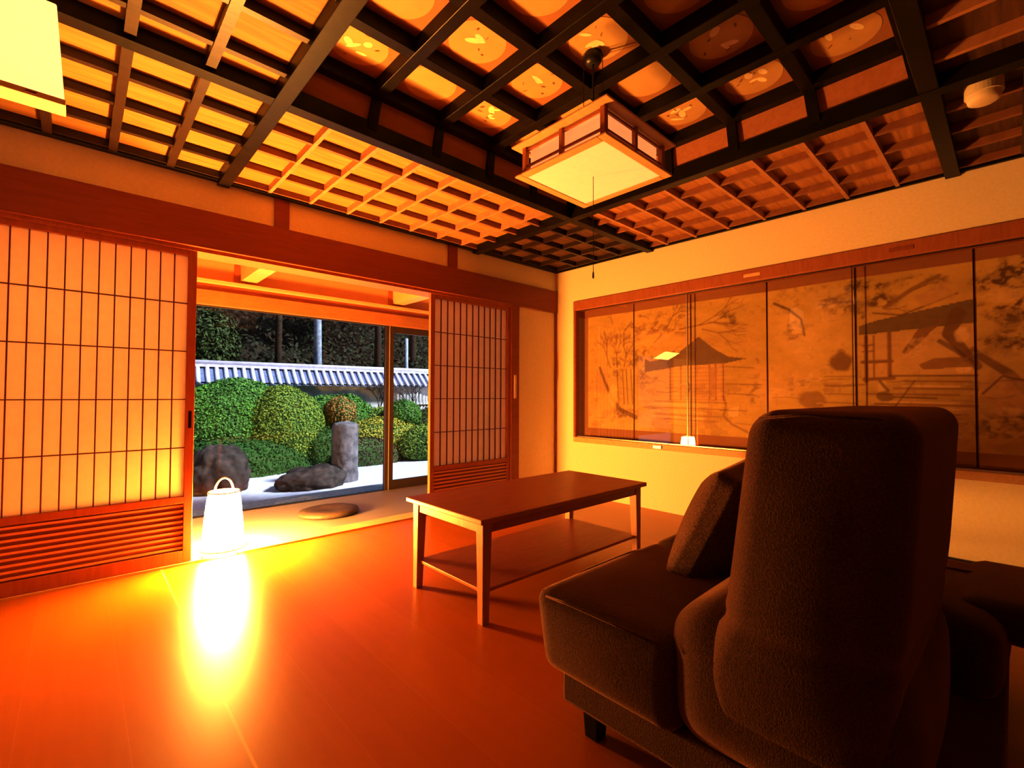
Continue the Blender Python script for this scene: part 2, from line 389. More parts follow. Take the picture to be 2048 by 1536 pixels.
for k in range(NP_ + 1):
    t = k / NP_; x = lerp(ux0, ux1, t); y = lerp(uy0, uy1, t); hw = .028
    MB().box(x - hw, x + hw, uy0 - .02, uy1 + .02, zc0, zc1).build('coffer_beam', M['black_wood'], ceil, bevel=.003)
    MB().box(ux0 - .02, ux1 + .02, y - hw, y + hw, zc0 + .001, zc1).build('coffer_beam', M['black_wood'], ceil, bevel=.003)
def medallion(cx, cy, hx, hy, var):
    mb = MB(); z = 2.552
    mb.box(cx - hx, cx + hx, cy - hy, cy + hy, z, z + .012, 0)
    n = 40; r = .127
    mb.add([(cx + r * math.cos(2 * PI * k / n), cy + r * math.sin(2 * PI * k / n), z - .0015) for k in range(n)], [tuple(range(n))[::-1]], 1)
    rr = random.Random(var * 31 + 5)
    if var % 4 != 3:
        for q in range(rr.randint(2, 4)):          # petals and leaves of a painted spray
            a = rr.uniform(0, 2 * PI); d = rr.uniform(.01, .07); px, py = cx + d * math.cos(a), cy + d * math.sin(a)
            L, W, th = rr.uniform(.02, .04), rr.uniform(.008, .018), rr.uniform(0, PI)
            mb.add([(px + L * math.cos(2 * PI * k / 12) * math.cos(th) - W * math.sin(2 * PI * k / 12) * math.sin(th),
                     py + L * math.cos(2 * PI * k / 12) * math.sin(th) + W * math.sin(2 * PI * k / 12) * math.cos(th), z - .0022 - q * .0002) for k in range(12)], [tuple(range(12))[::-1]], 3)
        for q in range(rr.randint(2, 6)):
            a = rr.uniform(0, 2 * PI); d = rr.uniform(.02, .10); px, py = cx + d * math.cos(a), cy + d * math.sin(a)
            L, W, th = rr.uniform(.007, .016), rr.uniform(.002, .006), rr.uniform(0, PI)
            mb.add([(px + L * math.cos(2 * PI * k / 6) * math.cos(th) - W * math.sin(2 * PI * k / 6) * math.sin(th),
                     py + L * math.cos(2 * PI * k / 6) * math.sin(th) + W * math.sin(2 * PI * k / 6) * math.cos(th), z - .0036 - q * .0001) for k in range(6)], [tuple(range(6))[::-1]], 2)
    mb.build('medallion_panel', [M['medal_ground'], M['medal_disc'], M['medal_ink'], M['medal_cream']], ceil)
for i in range(NP_):
    for j in range(NP_):
        medallion(lerp(ux0, ux1, (i + .5) / NP_), lerp(uy0, uy1, (j + .5) / NP_), (ux1 - ux0) / 10, (uy1 - uy0) / 10, i * 7 + j)

# ------------------------------------------------------------------ walls
# garden-side wall: lintel, plaster strip with short posts, plaster bay by the corner
MB().box(XL, 0, .005, .14, 2.107, H + .3).build('wall_garden', M['plaster'], kind='structure')
MB().box(XL, .0, -.022, .15, HEAD, 2.107).build('trim_1', M['beam_red'], kind='structure', bevel=.004)
MB().box(XL, -.62, -.006, .16, HEAD - .022, HEAD + .001).build('trim_2', M['frame_wood'], kind='structure')
for i, (a, b) in enumerate(((-2.80, -2.708), (-1.405, -1.31))):
    MB().box(a, b, -.012, .01, 2.107, H).build('trim_%d' % (3 + i), M['beam_red'], kind='structure', bevel=.003)
MB().box(-.558, 0, .008, .12, 0, HEAD).build('wall_garden_bay', M['plaster'], kind='structure')
MB().box(-.66, -.556, -.012, .15, 0, HEAD).build('trim_5', M['beam_red'], kind='structure', bevel=.004)
MB().box(XL - .1, -4.10, -.005, .15, 0, HEAD).build('trim_6', M['beam_red'], kind='structure', bevel=.004)
MB().box(-.016, -.002, -.012, .004, 0, HEAD).build('trim_7', M['frame_wood'], kind='structure')
# sill track the shoji slide on
MB().box(-4.10, -.66, .0, .15, -.05, .014).build('trim_8', M['engawa_wood'], kind='structure', bevel=.003)

def make_shoji(n, x0, x1, pull_x, y0=.004, y1=.036):
    z0, z1 = .015, HEAD - .022
    d = empty('door_%d' % n, ((x0 + x1) / 2, y0, 0), kind='structure')
    st = .043; pb, pt = .40, 1.822
    fr = MB(); fr.box(x0, x0 + st, y0, y1, z0, z1); fr.box(x1 - st, x1, y0, y1, z0, z1)
    fr.box(x0 + st, x1 - st, y0, y1, pt, z1); fr.box(x0 + st, x1 - st, y0, y1, pb - .04, pb); fr.box(x0 + st, x1 - st, y0, y1, z0, z0 + .07)
    fr.build('door_frame', M['frame_wood'], d, bevel=.002)
    MB().box(x0 + st, x1 - st, y0 + .0205, y0 + .0225, pb, pt).build('shoji_paper', M['shoji_paper'], d)
    lt = MB(); N = 12
    for k in range(1, N):
        x = lerp(x0 + st, x1 - st, k / N); lt.box(x - .0028, x + .0028, y0 + .008, y0 + .020, pb, pt)
    for k in range(1, 5):
        z = lerp(pb, pt, k / 5) ; lt.box(x0 + st, x1 - st, y0 + .009, y0 + .0195, z - .0028, z + .0028)
    lt.build('lattice', M['lattice'], d)
    lp = MB(); lp.box(x0 + st, x1 - st, y0 + .018, y0 + .024, z0 + .07, pb - .04, 0)
    nb = 9; zz = (pb - .04 - z0 - .07) / nb
    for k in range(nb):
        zc = z0 + .07 + (k + .5) * zz
        lp.box(x0 + st, x1 - st, y0 + .007, y0 + .018, zc - .006, zc + .006, 1)
    lp.build('slat_panel', [M['slat_board'], M['slat']], d)
    if pull_x is not None:
        MB().box(pull_x - .008, pull_x + .008, y0 - .002, y0 + .002, .80, .90).build('door_pull', M['black_wood'], d)
    return d
make_shoji(1, -4.10, -3.222, -3.243)
make_shoji(2, -1.572, -.66, None)
# a further pair of shoji parked behind them is not seen; light switch on the post
sw = empty('light_switch', (-.60, -.012, 1.09), 'slim pale two-strip switch plate on the red-brown post right of the shoji', 'light switch')
spl = MB().box(-.632, -.600, -.020, -.0125, .97, 1.20).build('plate', M['switch'], sw, bevel=.002)
MB().box(-.6285, -.618, -.024, -.019, .98, 1.19).build('rocker', M['white_plastic'], spl, bevel=.002)
MB().box(-.613, -.603, -.024, -.019, .98, 1.19).build('rocker', M['white_plastic'], spl, bevel=.002)

# display wall (right): plaster around the long recess
RY0, RY1, RZ0, RZ1 = -3.92, -.245, .535, 1.965
wr = MB(); wr.box(.0, .16, YB, .14, 0, RZ0); wr.box(0, .16, YB, .14, RZ1, H + .3); wr.box(0, .16, RY1, .14, RZ0, RZ1); wr.box(0, .16, YB, RY0, RZ0, RZ1); wr.box(.15, .17, YB, .14, RZ0, RZ1)
wr.build('wall_right', M['plaster'], kind='structure')
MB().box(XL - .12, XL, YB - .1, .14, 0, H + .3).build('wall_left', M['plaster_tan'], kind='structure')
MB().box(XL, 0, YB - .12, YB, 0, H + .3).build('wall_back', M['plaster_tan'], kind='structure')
MB().box(-.03, -.0005, YB, -2.75, 0, .072).build('baseboard_right', M['black_wood'], kind='structure')
dc = empty('display_case', (.05, -2.1, RZ0), 'long recessed wall case with cedar frame and sliding glass, in the right wall', 'display case')
fw = M['frame_wood']
MB().box(-.018, .10, RY0, RY1, RZ1 - .095, RZ1).build('top_rail', fw, dc, bevel=.006)
MB().box(-.014, .15, RY0, RY1, RZ0 - .005, RZ0 + .045).build('bottom_rail', M['engawa_wood'], dc, bevel=.004)
MB().box(-.012, .15, RY1 - .028, RY1, RZ0 + .03, RZ1 - .02).build('side_jamb', M['beam_red'], dc, bevel=.003)
MB().box(-.012, .15, RY0, RY0 + .028, RZ0 + .03, RZ1 - .02).build('side_jamb', M['beam_red'], dc, bevel=.003)
MB().box(.012, .034, RY0 + .03, RY1 - .03, RZ1 - .099, RZ1 - .088).build('glass_track', M['metal_dark'], dc)
MB().box(.006, .036, RY0 + .03, RY1 - .03, RZ0 + .045, RZ0 + .055).build('glass_track', M['silver'], dc)
gy = [RY1 - .03, -1.458, -2.60, RY0 + .03]
for k in range(3):
    xx = .018 + .009 * (k % 2)
    g = MB().add([(xx, gy[k + 1] - .01, RZ0 + .05), (xx, gy[k] + (.01 if k else 0), RZ0 + .05), (xx, gy[k] + (.01 if k else 0), RZ1 - .09), (xx, gy[k + 1] - .01, RZ1 - .09)], [(0, 1, 2, 3)]).build('glass_pane', M['case_glass'], dc)
for y in gy[1:3]:
    MB().box(.014, .018, y - .003, y + .002, RZ0 + .05, RZ1 - .09).build('glass_edge_strip', M['metal_dark'], dc)
MB().box(.014, .018, gy[1] + .0025, gy[1] + .005, RZ0 + .05, RZ1 - .09).build('glass_edge_strip', M['silver'], dc)
for y in (-1.985, -2.86):
    MB().box(-.0215, -.018, y - .06, y + .06, 1.905, 1.930).build('catch_plate', M['switch'] if y > -2.5 else M['beam_red'], dc, bevel=.001)
MB().box(-.026, -.014, -1.235, -1.155, RZ0 + .004, RZ0 + .034).build('latch_plate', M['silver'], dc, bevel=.002)

# ------------------------------------------------------------------ the painted folding screen
RES = .006
s0, s1, q0, q1 = .315, 3.735, .590, 1.885
NS, NQ = int((s1 - s0) / RES), int((q1 - q0) / RES)
SS, QQ = np.meshgrid(np.linspace(s0, s1, NS + 1), np.linspace(q0, q1, NQ + 1))
def vnoise(sc_s, sc_q, seed, octv=4):
    r = np.random.default_rng(seed); out = np.zeros_like(SS); amp = 1; tot = 0
    for o in range(octv):
        gs, gq = int((s1 - s0) * sc_s * 2 ** o) + 3, int((q1 - q0) * sc_q * 2 ** o) + 3
        G = r.random((gq, gs)); a = (SS - s0) / (s1 - s0) * (gs - 2); b = (QQ - q0) / (q1 - q0) * (gq - 2)
        i, j = a.astype(int), b.astype(int); fa, fb = a - i, b - j; fa = fa * fa * (3 - 2 * fa); fb = fb * fb * (3 - 2 * fb)
        out += amp * ((G[j, i] * (1 - fa) + G[j, i + 1] * fa) * (1 - fb) + (G[j + 1, i] * (1 - fa) + G[j + 1, i + 1] * fa) * fb)
        tot += amp; amp *= .55
    return out / tot
IMG = np.empty(SS.shape + (3,)); IMG[:] = (.61, .44, .15)
nz = vnoise(1.5, 3, 1); IMG *= (.80 + .4 * nz)[..., None]
wv = vnoise(8, 30, 2, 2)
n_f = vnoise(22, 26, 3, 4); n_g = vnoise(7, 8, 4, 5); n_h = vnoise(45, 50, 6, 3)
def mixin(mask, c, a=1.):
    m = np.clip(mask, 0, 1)[..., None] * a; IMG[:] = IMG * (1 - m) + np.array(c) * m
def poly(pts):
    ins = np.zeros(SS.shape, bool); n = len(pts)
    for i in range(n):
        (x1, y1), (x2, y2) = pts[i], pts[(i + 1) % n]
        if y1 == y2: continue
        c = ((y1 > QQ) != (y2 > QQ)) & (SS < (x2 - x1) * (QQ - y1) / (y2 - y1) + x1); ins ^= c
    return ins.astype(float)
def line(pts, wd, wd2=None):
    m = np.zeros(SS.shape); wd2 = wd2 or wd
    N = len(pts) - 1
    for i in range(N):
        (x1, y1), (x2, y2) = pts[i], pts[i + 1]; L2 = (x2 - x1) ** 2 + (y2 - y1) ** 2 + 1e-9
        t = np.clip(((SS - x1) * (x2 - x1) + (QQ - y1) * (y2 - y1)) / L2, 0, 1)
        d = np.hypot(SS - x1 - t * (x2 - x1), QQ - y1 - t * (y2 - y1)); ww = wd + (wd2 - wd) * (i + t) / N
        m = np.maximum(m, np.clip((ww - d) / RES + .6, 0, 1))
    return m
def blob(cx, cy, rx, ry, soft=.3, k=1.2, nn=None):
    d = np.hypot((SS - cx) / rx, (QQ - cy) / ry) + ((nn if nn is not None else n_g) - .5) * k
    return np.clip((1 - d) / soft, 0, 1)
INK = (.15, .075, .03); BRN = (.30, .16, .07); GRY = (.25, .17, .10); LGT = (.80, .60, .33); TAN = (.52, .33, .16)
mixin(blob(.6, .75, .9, .25, .8), (.74, .50, .22), .6); mixin(blob(2.35, 1.42, .28, .35, .9), LGT, .6)
mixin(blob(2.1, 1.1, .35, .2, .8), (.74, .50, .24), .5); mixin(blob(1.6, 1.45, .5, .1, .9), (.45, .27, .12), .4)
mixin(blob(3.3, 1.2, .7, .7, .9), (.42, .27, .14), .45)
def foliage(cx, cy, rx, ry, c=INK, a=.8, dens=.5): 
    mixin(blob(cx, cy, rx, ry, .5, 1.6) * np.clip((n_f - dens + .02) * 9, 0, 1) * (.35 + .65 * np.clip((n_h - .38) * 6, 0, 1)), c, a)
def twig(x, y, a, L, wd, depth, rr, c=BRN):
    x2, y2 = x + L * math.cos(a), y + L * math.sin(a); mixin(line([(x, y), (x2, y2)], wd, wd * .7), c, .8)
    if depth:
        for k in range(2 + (depth > 2)): twig(x2, y2, a + rr.uniform(-.65, .65), L * rr.uniform(.6, .85), wd * .6, depth - 1, rr, c)
rr = random.Random(3)
# panel 1-2: bare trees, thicket, rocks and a leaning trunk
for x0_, a_ in ((.62, 1.9), (.70, 1.6), (.78, 1.4)): twig(x0_, 1.28, a_, .12, .007, 4, rr)
foliage(.72, 1.55, .2, .12, BRN, .6); foliage(.80, 1.34, .26, .12, INK, .65, .42); foliage(1.0, 1.25, .12, .22, INK, .6, .45); foliage(.62, 1.2, .16, .12, GRY, .7)
mixin(blob(.52, 1.15, .13, .15, .3), TAN, .8); mixin(line([(.50, 1.28), (.56, 1.14), (.64, .98), (.74, .86), (.9, .80)], .012, .022), INK, .75)
for xx in (.70, .76, .80, .85): mixin(line([(xx, 1.25), (xx + .02, .92)], .006), INK, .6)
foliage(.80, .84, .2, .07, INK, .7, .45); foliage(.7, .78, .1, .05, BRN, .6); mixin(blob(.66, 1.02, .06, .12, .3), (.82, .58, .26), .7)
# blossom cloud above
foliage(1.15, 1.60, .36, .13, BRN, .75, .48); foliage(1.30, 1.70, .16, .10, INK, .55, .55); foliage(1.05, 1.52, .3, .06, LGT, .5, .5)
twig(1.35, 1.58, .1, .18, .006, 4, rr); twig(1.22, 1.6, 1.0, .12, .006, 4, rr); twig(1.55, 1.56, -.3, .14, .005, 3, rr)
mixin(line([(1.6, 1.62), (1.9, 1.56)], .004), BRN, .6); foliage(1.74, 1.66, .04, .07, INK, .6, .3); foliage(1.80, 1.62, .03, .05, INK, .6, .3)
# hut with curved grey roof
wall = poly([(1.24, 1.28), (1.74, 1.27), (1.74, .96), (1.24, .96)]); mixin(wall, (.62, .40, .19), .8); mixin(wall * (np.sin(QQ * 190) > .86), BRN, .35)
mixin(poly([(1.00, 1.345), (1.06, 1.315), (1.18, 1.33), (1.30, 1.40), (1.30, 1.25), (1.0, 1.22)]), GRY, .95)
mixin(poly([(1.22, 1.30), (1.33, 1.37), (1.52, 1.50), (1.66, 1.38), (1.76, 1.32), (1.90, 1.295), (1.74, 1.268), (1.50, 1.262), (1.24, 1.255)]), (.20, .135, .085), .97)
for x_ in (1.26, 1.36, 1.61, 1.66, 1.72): mixin(line([(x_, 1.26), (x_, .97)], .004), INK, .7)
mixin(poly([(1.61, 1.24), (1.66, 1.24), (1.66, .99), (1.61, .99)]), (.50, .30, .14), .8); mixin(line([(1.74, 1.24), (1.95, 1.22)], .003), INK, .6)
for q_, a_, b_ in ((.955, 1.1, 1.75), (.90, 1.0, 1.8), (.84, 1.1, 1.7), (.80, 1.2, 1.65), (1.10, 1.74, 2.0), (1.02, 1.76, 2.0)): mixin(line([(a_, q_), (b_, q_ - .01)], .0035), BRN, .75)
for q_ in (.93, .87, .82): mixin(line([(1.05, q_), (1.62, q_ - .01)], .006), LGT, .7)
mixin(line([(1.42, 1.12), (1.45, 1.08), (1.42, 1.02)], .006), INK, .7)
mixin(line([(1.72, 1.0), (1.74, .92), (1.72, .84), (1.78, .78), (1.9, .72)], .008), BRN, .6); mixin(line([(1.62, .96), (1.6, .8), (1.45, .74)], .02), TAN, .6)
foliage(1.96, 1.0, .04, .12, INK, .5); mixin(poly([(1.76, .9), (1.84, .92), (1.83, .84), (1.76, .83)]), LGT, .7); foliage(1.96, 1.28, .04, .2, BRN, .5)
# panel 4: rocks, pine, mist
foliage(2.3, 1.78, .3, .10, BRN, .5); foliage(2.50, 1.62, .16, .10, INK, .8, .45); foliage(2.2, 1.68, .14, .07, INK, .45)
mixin(line([(2.10, 1.70), (2.20, 1.64), (2.28, 1.56), (2.30, 1.44)], .010, .006), INK, .75); foliage(2.26, 1.50, .10, .12, BRN, .6)
foliage(2.40, 1.58, .09, .07, LGT, .7, .4); mixin(blob(2.52, 1.24, .10, .10, .25), (.24, .13, .06), .9); foliage(2.32, 1.10, .16, .12, LGT, .8, .5); foliage(2.30, 1.08, .14, .10, INK, .5, .55)
mixin(blob(2.34, .98, .10, .07, .3), BRN, .7); mixin(blob(2.08, 1.02, .14, .05, .3), (.70, .50, .25), .7)
for q_ in (1.14, 1.08, 1.02, .96, .90): mixin(line([(2.42, q_), (2.60, q_ - .004)], .003), BRN, .7)
# panel 5: big house with dark roof, window and terrace, pine trunk
mixin(poly([(2.62, 1.47), (2.72, 1.50), (2.95, 1.54), (3.18, 1.58), (3.18, 1.44), (2.62, 1.41)]), (.22, .15, .08), .95)
mixin(poly([(2.64, 1.40), (3.18, 1.43), (3.18, 1.13), (2.64, 1.13)]), (.66, .45, .23), .75)
foliage(2.70, 1.74, .16, .06, INK, .9, .38); foliage(2.72, 1.62, .14, .07, INK, .9, .4); foliage(2.95, 1.73, .2, .05, INK, .8, .45); foliage(2.64, 1.54, .08, .05, INK, .9, .4)
mixin(line([(2.76, 1.58), (2.90, 1.68), (3.02, 1.74)], .012), BRN, .8); mixin(line([(2.70, 1.55), (2.84, 1.52), (3.1, 1.62)], .005), INK, .7)
mixin(poly([(2.90, 1.62), (3.05, 1.70), (3.1, 1.6), (2.95, 1.56)]), (.58, .38, .2), .7)
for a_ in ([(2.66, 1.40), (2.66, 1.10)], [(2.78, 1.41), (2.78, 1.12)], [(2.64, 1.23), (2.79, 1.23)], [(2.65, 1.115), (2.80, 1.12)]): mixin(line(a_, .010), BRN, .95)
for a_ in ([(2.70, 1.40), (2.70, 1.12)], [(2.64, 1.34), (2.70, 1.34)], [(2.64, 1.30), (2.70, 1.30)]): mixin(line(a_, .004), BRN, .9)
mixin(poly([(2.84, 1.28), (2.92, 1.42), (3.04, 1.46), (2.98, 1.40), (2.87, 1.27)]), BRN, .9); mixin(line([(3.10, 1.50), (3.06, 1.38), (3.12, 1.28), (3.18, 1.18)], .035, .02), (.22, .12, .06), .9)
mixin(line([(3.02, 1.34), (3.10, 1.27), (3.16, 1.20)], .012), INK, .7); foliage(2.88, 1.33, .1, .08, LGT, .5, .5); mixin(blob(3.12, 1.38, .04, .05, .3), LGT, .7); mixin(blob(3.12, 1.17, .04, .04, .3), LGT, .7)
mixin(poly([(2.92, 1.20), (3.0, 1.24), (3.14, 1.24), (3.16, 1.18), (2.94, 1.17)]), BRN, .8)
for q_, a_, b_, cc in ((1.135, 2.78, 3.18, INK), (1.10, 2.85, 3.15, BRN), (1.07, 2.85, 3.1, LGT), (1.055, 2.8, 3.18, BRN), (1.02, 2.66, 3.1, BRN), (1.0, 2.8, 3.0, INK), (.97, 2.75, 3.1, LGT), (.955, 2.7, 3.18, BRN), (.93, 2.7, 3.1, LGT), (.90, 2.66, 3.1, BRN)): mixin(line([(a_, q_), (b_, q_ - .008)], .0045), cc, .8)
mixin(line([(2.90, 1.10), (2.80, .93)], .004), INK, .6); mixin(blob(2.74, 1.07, .03, .05, .3), LGT, .6); mixin(blob(2.75, 1.0, .05, .04, .3), INK, .7); mixin(line([(2.73, 1.10), (2.77, 1.04)], .008), INK, .7)
# panel 6: dark pine boughs over rocks
foliage(3.35, 1.70, .2, .12, INK, .95, .36); foliage(3.40, 1.50, .24, .10, INK, .9, .4); foliage(3.38, 1.30, .22, .10, INK, .9, .38); mixin(blob(3.3, 1.58, .1, .05, .4), LGT, .4)
mixin(line([(3.19, 1.24), (3.30, 1.14), (3.40, 1.0), (3.5, .85)], .018, .03), (.2, .11, .05), .9); mixin(blob(3.30, 1.02, .14, .14, .3), TAN, .7); mixin(line([(3.2, 1.02), (3.28, 1.12), (3.4, 1.08)], .005), INK, .8)
foliage(3.3, .85, .3, .12, INK, .8, .4); mixin(blob(3.28, .92, .1, .03, .3), LGT, .4)
# ink washes low down, ground lines, and the weave of the silk
mixin(blob(2.6, .80, .6, .12, .7), BRN, .5); mixin((n_g > .62) * (QQ < 1.1), BRN, .25); mixin((n_f > .68).astype(float), BRN, .18)
rr = random.Random(8)
for _ in range(46):                                  # fine brush strokes in the ground and boughs
    a_, b_ = rr.uniform(.4, 3.65), rr.uniform(.72, 1.15); L_ = rr.uniform(.05, .22)
    mixin(line([(a_, b_), (a_ + L_ * .5, b_ + rr.uniform(-.012, .012)), (a_ + L_, b_ + rr.uniform(-.02, .01))], .0028), rr.choice([BRN, BRN, INK, LGT]), .5)
for _ in range(16):
    twig(rr.choice([.62, .78, 1.05, 1.3, 2.3, 2.55, 2.72, 2.95, 3.3, 3.45]) + rr.uniform(-.06, .06), rr.uniform(1.45, 1.72), rr.uniform(-.6, 3.4), .05, .0035, 2, rr)
IMG *= (.86 + .14 * wv + .14 * n_h)[..., None]
# silk border of every panel
scr = empty('folding_screen', (.09, -2.02, RZ0 + .045), 'six-panel folding screen with sepia ink landscape of huts, pines and rocks, behind the display glass', 'folding screen')
edges = [.315, .885, 1.454, 2.047, 2.604, 3.172, 3.735]
mscr, nt, out = newmat('painted_silk'); p_ = pbsdf(nt, out, .6, .25)
at = nt.nodes.new('ShaderNodeAttribute'); at.attribute_name = 'paint'; nt.links.new(at.outputs['Color'], p_.inputs['Base Color'])
BORD = np.array((.36, .17, .075))
for k in range(6):
    a, b = edges[k] + .001, edges[k + 1] - .001
    bo = (QQ > q1 - .085) | (QQ < q0 + .085)
    if k == 0: bo |= SS < a + .045
    if k == 5: bo |= SS > b - .045
    if k == 3: bo |= SS < a + .0
    c0 = int(round((a - s0) / RES)); c1 = int(round((b - s0) / RES)); c1 = min(c1, NS)
    sub = np.where(bo[..., None], BORD * (.92 + .16 * nz[..., None]), IMG)[:, c0:c1 + 1]
    ss, qq = SS[:, c0:c1 + 1], QQ[:, c0:c1 + 1]; nr, nc = ss.shape
    fold = (.094 + .022 * (1 if k % 2 == 0 else -1) * ((ss - ss.min()) / (ss.max() - ss.min()) - .5))
    co = np.stack([fold, -ss, qq], -1).reshape(-1, 3)
    idx = np.arange(nr * nc).reshape(nr, nc)
    F_ = np.stack([idx[:-1, :-1], idx[1:, :-1], idx[1:, 1:], idx[:-1, 1:]], -1).reshape(-1, 4)
    me = bpy.data.meshes.new('painted_panel'); me.from_pydata(co.tolist(), [], F_.tolist())
    ca = me.color_attributes.new('paint', 'FLOAT_COLOR', 'POINT')
    ca.data.foreach_set('color', np.concatenate([np.clip(sub, 0, 1), np.ones((nr, nc, 1))], -1).reshape(-1).astype(np.float32))
    me.materials.append(mscr); me.update()
    o = bpy.data.objects.new('painted_panel', me); COL.objects.link(o); o.parent = scr; o.matrix_parent_inverse = parent_world(scr).inverted()
    ml = MB(); f0, f1 = fold[0, 0], fold[0, -1]
    for (s_, f_) in ((a, f0), (b, f1)): ml.box(f_ - .004, f_ + .012, -s_ - .0035, -s_ + .0035, q0, q1)
    ml.box(.085, .112, -b, -a, q1, q1 + .012); ml.box(.085, .112, -b, -a, q0 - .010, q0)
    ml.build('panel_frame', M['lattice'], scr)

# ------------------------------------------------------------------ engawa (garden corridor)
EY = 1.114
MB().box(XL - 1.2, .6, .15, EY + .05, -.10, .012).build('floor_engawa', M['tatami'], kind='structure')
MB().box(XL - 1.2, .6, .14, EY + .1, 2.20, 2.24).build('ceiling_engawa', M['engawa_wood'], kind='structure')
MB().box(XL - 1.2, .6, EY + .0, EY + .10, 1.925, 2.22).build('wall_engawa', M['plaster_orange'], kind='structure')
MB().box(XL - 1.2, .6, EY - .06, EY + .10, 1.895, 1.925).build('trim_9', M['engawa_wood'], kind='structure', bevel=.003)
MB().box(XL - 1.2, .6, EY - .02, EY + .10, 1.835, 1.895).build('trim_10', M['beam_red'], kind='structure')
MB().box(XL - 1.2, .6, EY - .045, EY + .09, 1.722, 1.838).build('trim_11', M['head_wood'], kind='structure', bevel=.003)
for k, x in enumerate((-4.15, -2.745, -1.33, .05)):
    MB().box(x, x + .12, .14, EY + .0, 1.95, 2.21).build('trim_%d' % (12 + k), M['engawa_wood'], kind='structure', bevel=.003)
    MB().box(x - .045, x - .005, EY - .015, EY + .01, 1.925, 2.21).build('trim_%d' % (16 + k), M['beam_red'], kind='structure')
MB().box(XL - 1.3, XL - 1.2, .0, EY + .1, -.1, 2.3).build('wall_engawa_left', M['plaster'], kind='structure')
MB().box(.6, .7, .0, EY + .1, -.1, 2.3).build('wall_engawa_right', M['plaster'], kind='structure')
MB().box(-.62, .6, .12, .16, 0, 2.3).build('wall_engawa_inner', M['plaster'], kind='structure')
MB().box(XL - 1.2, -4.10, .15, .19, 0, 2.3).build('wall_engawa_inner_left', M['plaster'], kind='structure')
def sash(n, x0, x1, y, wl, wr_, zt, zb, lab=None):
    o = empty('window_%d' % n, ((x0 + x1) / 2, y, 0), kind='structure')
    f = MB(); f.box(x0, x0 + wl, y - .02, y + .02, .0, 1.73); f.box(x1 - wr_, x1, y - .02, y + .02, .0, 1.73)
    f.box(x0 + wl, x1 - wr_, y - .02, y + .02, zt, 1.73); f.box(x0 + wl, x1 - wr_, y - .02, y + .02, .0, zb)
    f.build('window_frame', M['window_wood'], o, bevel=.002)
    MB().add([(x0 + wl, y, zb), (x1 - wr_, y, zb), (x1 - wr_, y, zt), (x0 + wl, y, zt)], [(0, 1, 2, 3)]).build('window_pane', M['glass'], o)
    return o
sash(1, -4.6, -1.372, EY + .03, .06, .018, 1.712, .014)
w2 = sash(2, -1.372, .3, EY + .03, .075, .06, 1.655, .105)
MB().box(-1.353, -1.345, EY + .004, EY + .012, .01, 1.72).build('window_edge_strip', M['silver'], w2)
MB().box(-5.4, -4.6, EY, EY + .06, 0, 1.75).build('wall_engawa_end', M['plaster'], kind='structure')
MB().box(.3, .6, EY, EY + .06, 0, 1.75).build('wall_engawa_end_right', M['plaster'], kind='structure')
MB().box(-5.4, .6, EY - .02, EY + .12, -.40, .006).build('trim_20', M['window_wood'], kind='structure')

# ------------------------------------------------------------------ lantern on the sill
LX, LY, LZ = -3.045, .075, .014
ln = empty('floor_lantern', (LX, LY, LZ), 'glowing white cone-shaped floor lantern with bent handle, standing on the sill beside the shoji', 'lantern')
MB().lathe([(.118, .03), (.112, .10), (.105, .2), (.095, .3), (.084, .372)], (LX, LY, LZ), 40).build('lamp_shade', M['lantern_paper'], ln, smooth=True)
MB().lathe([(.0, .366), (.080, .366)], (LX, LY, LZ), 40).build('shade_top', M['lantern_top'], ln)
for (r_, z_) in ((.121, .028), (.086, .374)):
    MB().tube([(LX + r_ * math.cos(a * PI / 20), LY + r_ * math.sin(a * PI / 20), LZ + z_) for a in range(41)], .005, 8, cap=False).build('hoop', M['cane'], ln, smooth=True)
hd = MB().tube([(LX - .050 * math.cos(a * PI / 14), LY, LZ + .375 + .085 * math.sin(a * PI / 14)) for a in range(15)], .006, 8).build('handle', M['cane'], ln, smooth=True)
for a in (-2.6, -1.2, .3, 1.8):
    MB().tube([(LX + .115 * math.cos(a), LY + .115 * math.sin(a), LZ + .03), (LX + .135 * math.cos(a), LY + .135 * math.sin(a), LZ + .016), (LX + .15 * math.cos(a), LY + .15 * math.sin(a), LZ + .006)], .005, 6).build('leg', M['cane'], ln, smooth=True)

# round floor cushion on the corridor floor
cz = MB().lathe([(0, .0), (.20, .0), (.235, .012), (.245, .026), (.232, .042), (.19, .052), (.12, .050), (.06, .042), (0, .038)], (-2.19, .55, .0125), 40, squash=.85)
cz.build('floor_cushion', M['cushion'], smooth=True, loc=(-2.19, .55, .0125), label='low round brown floor cushion on the tan corridor floor by the window', cat='cushion')

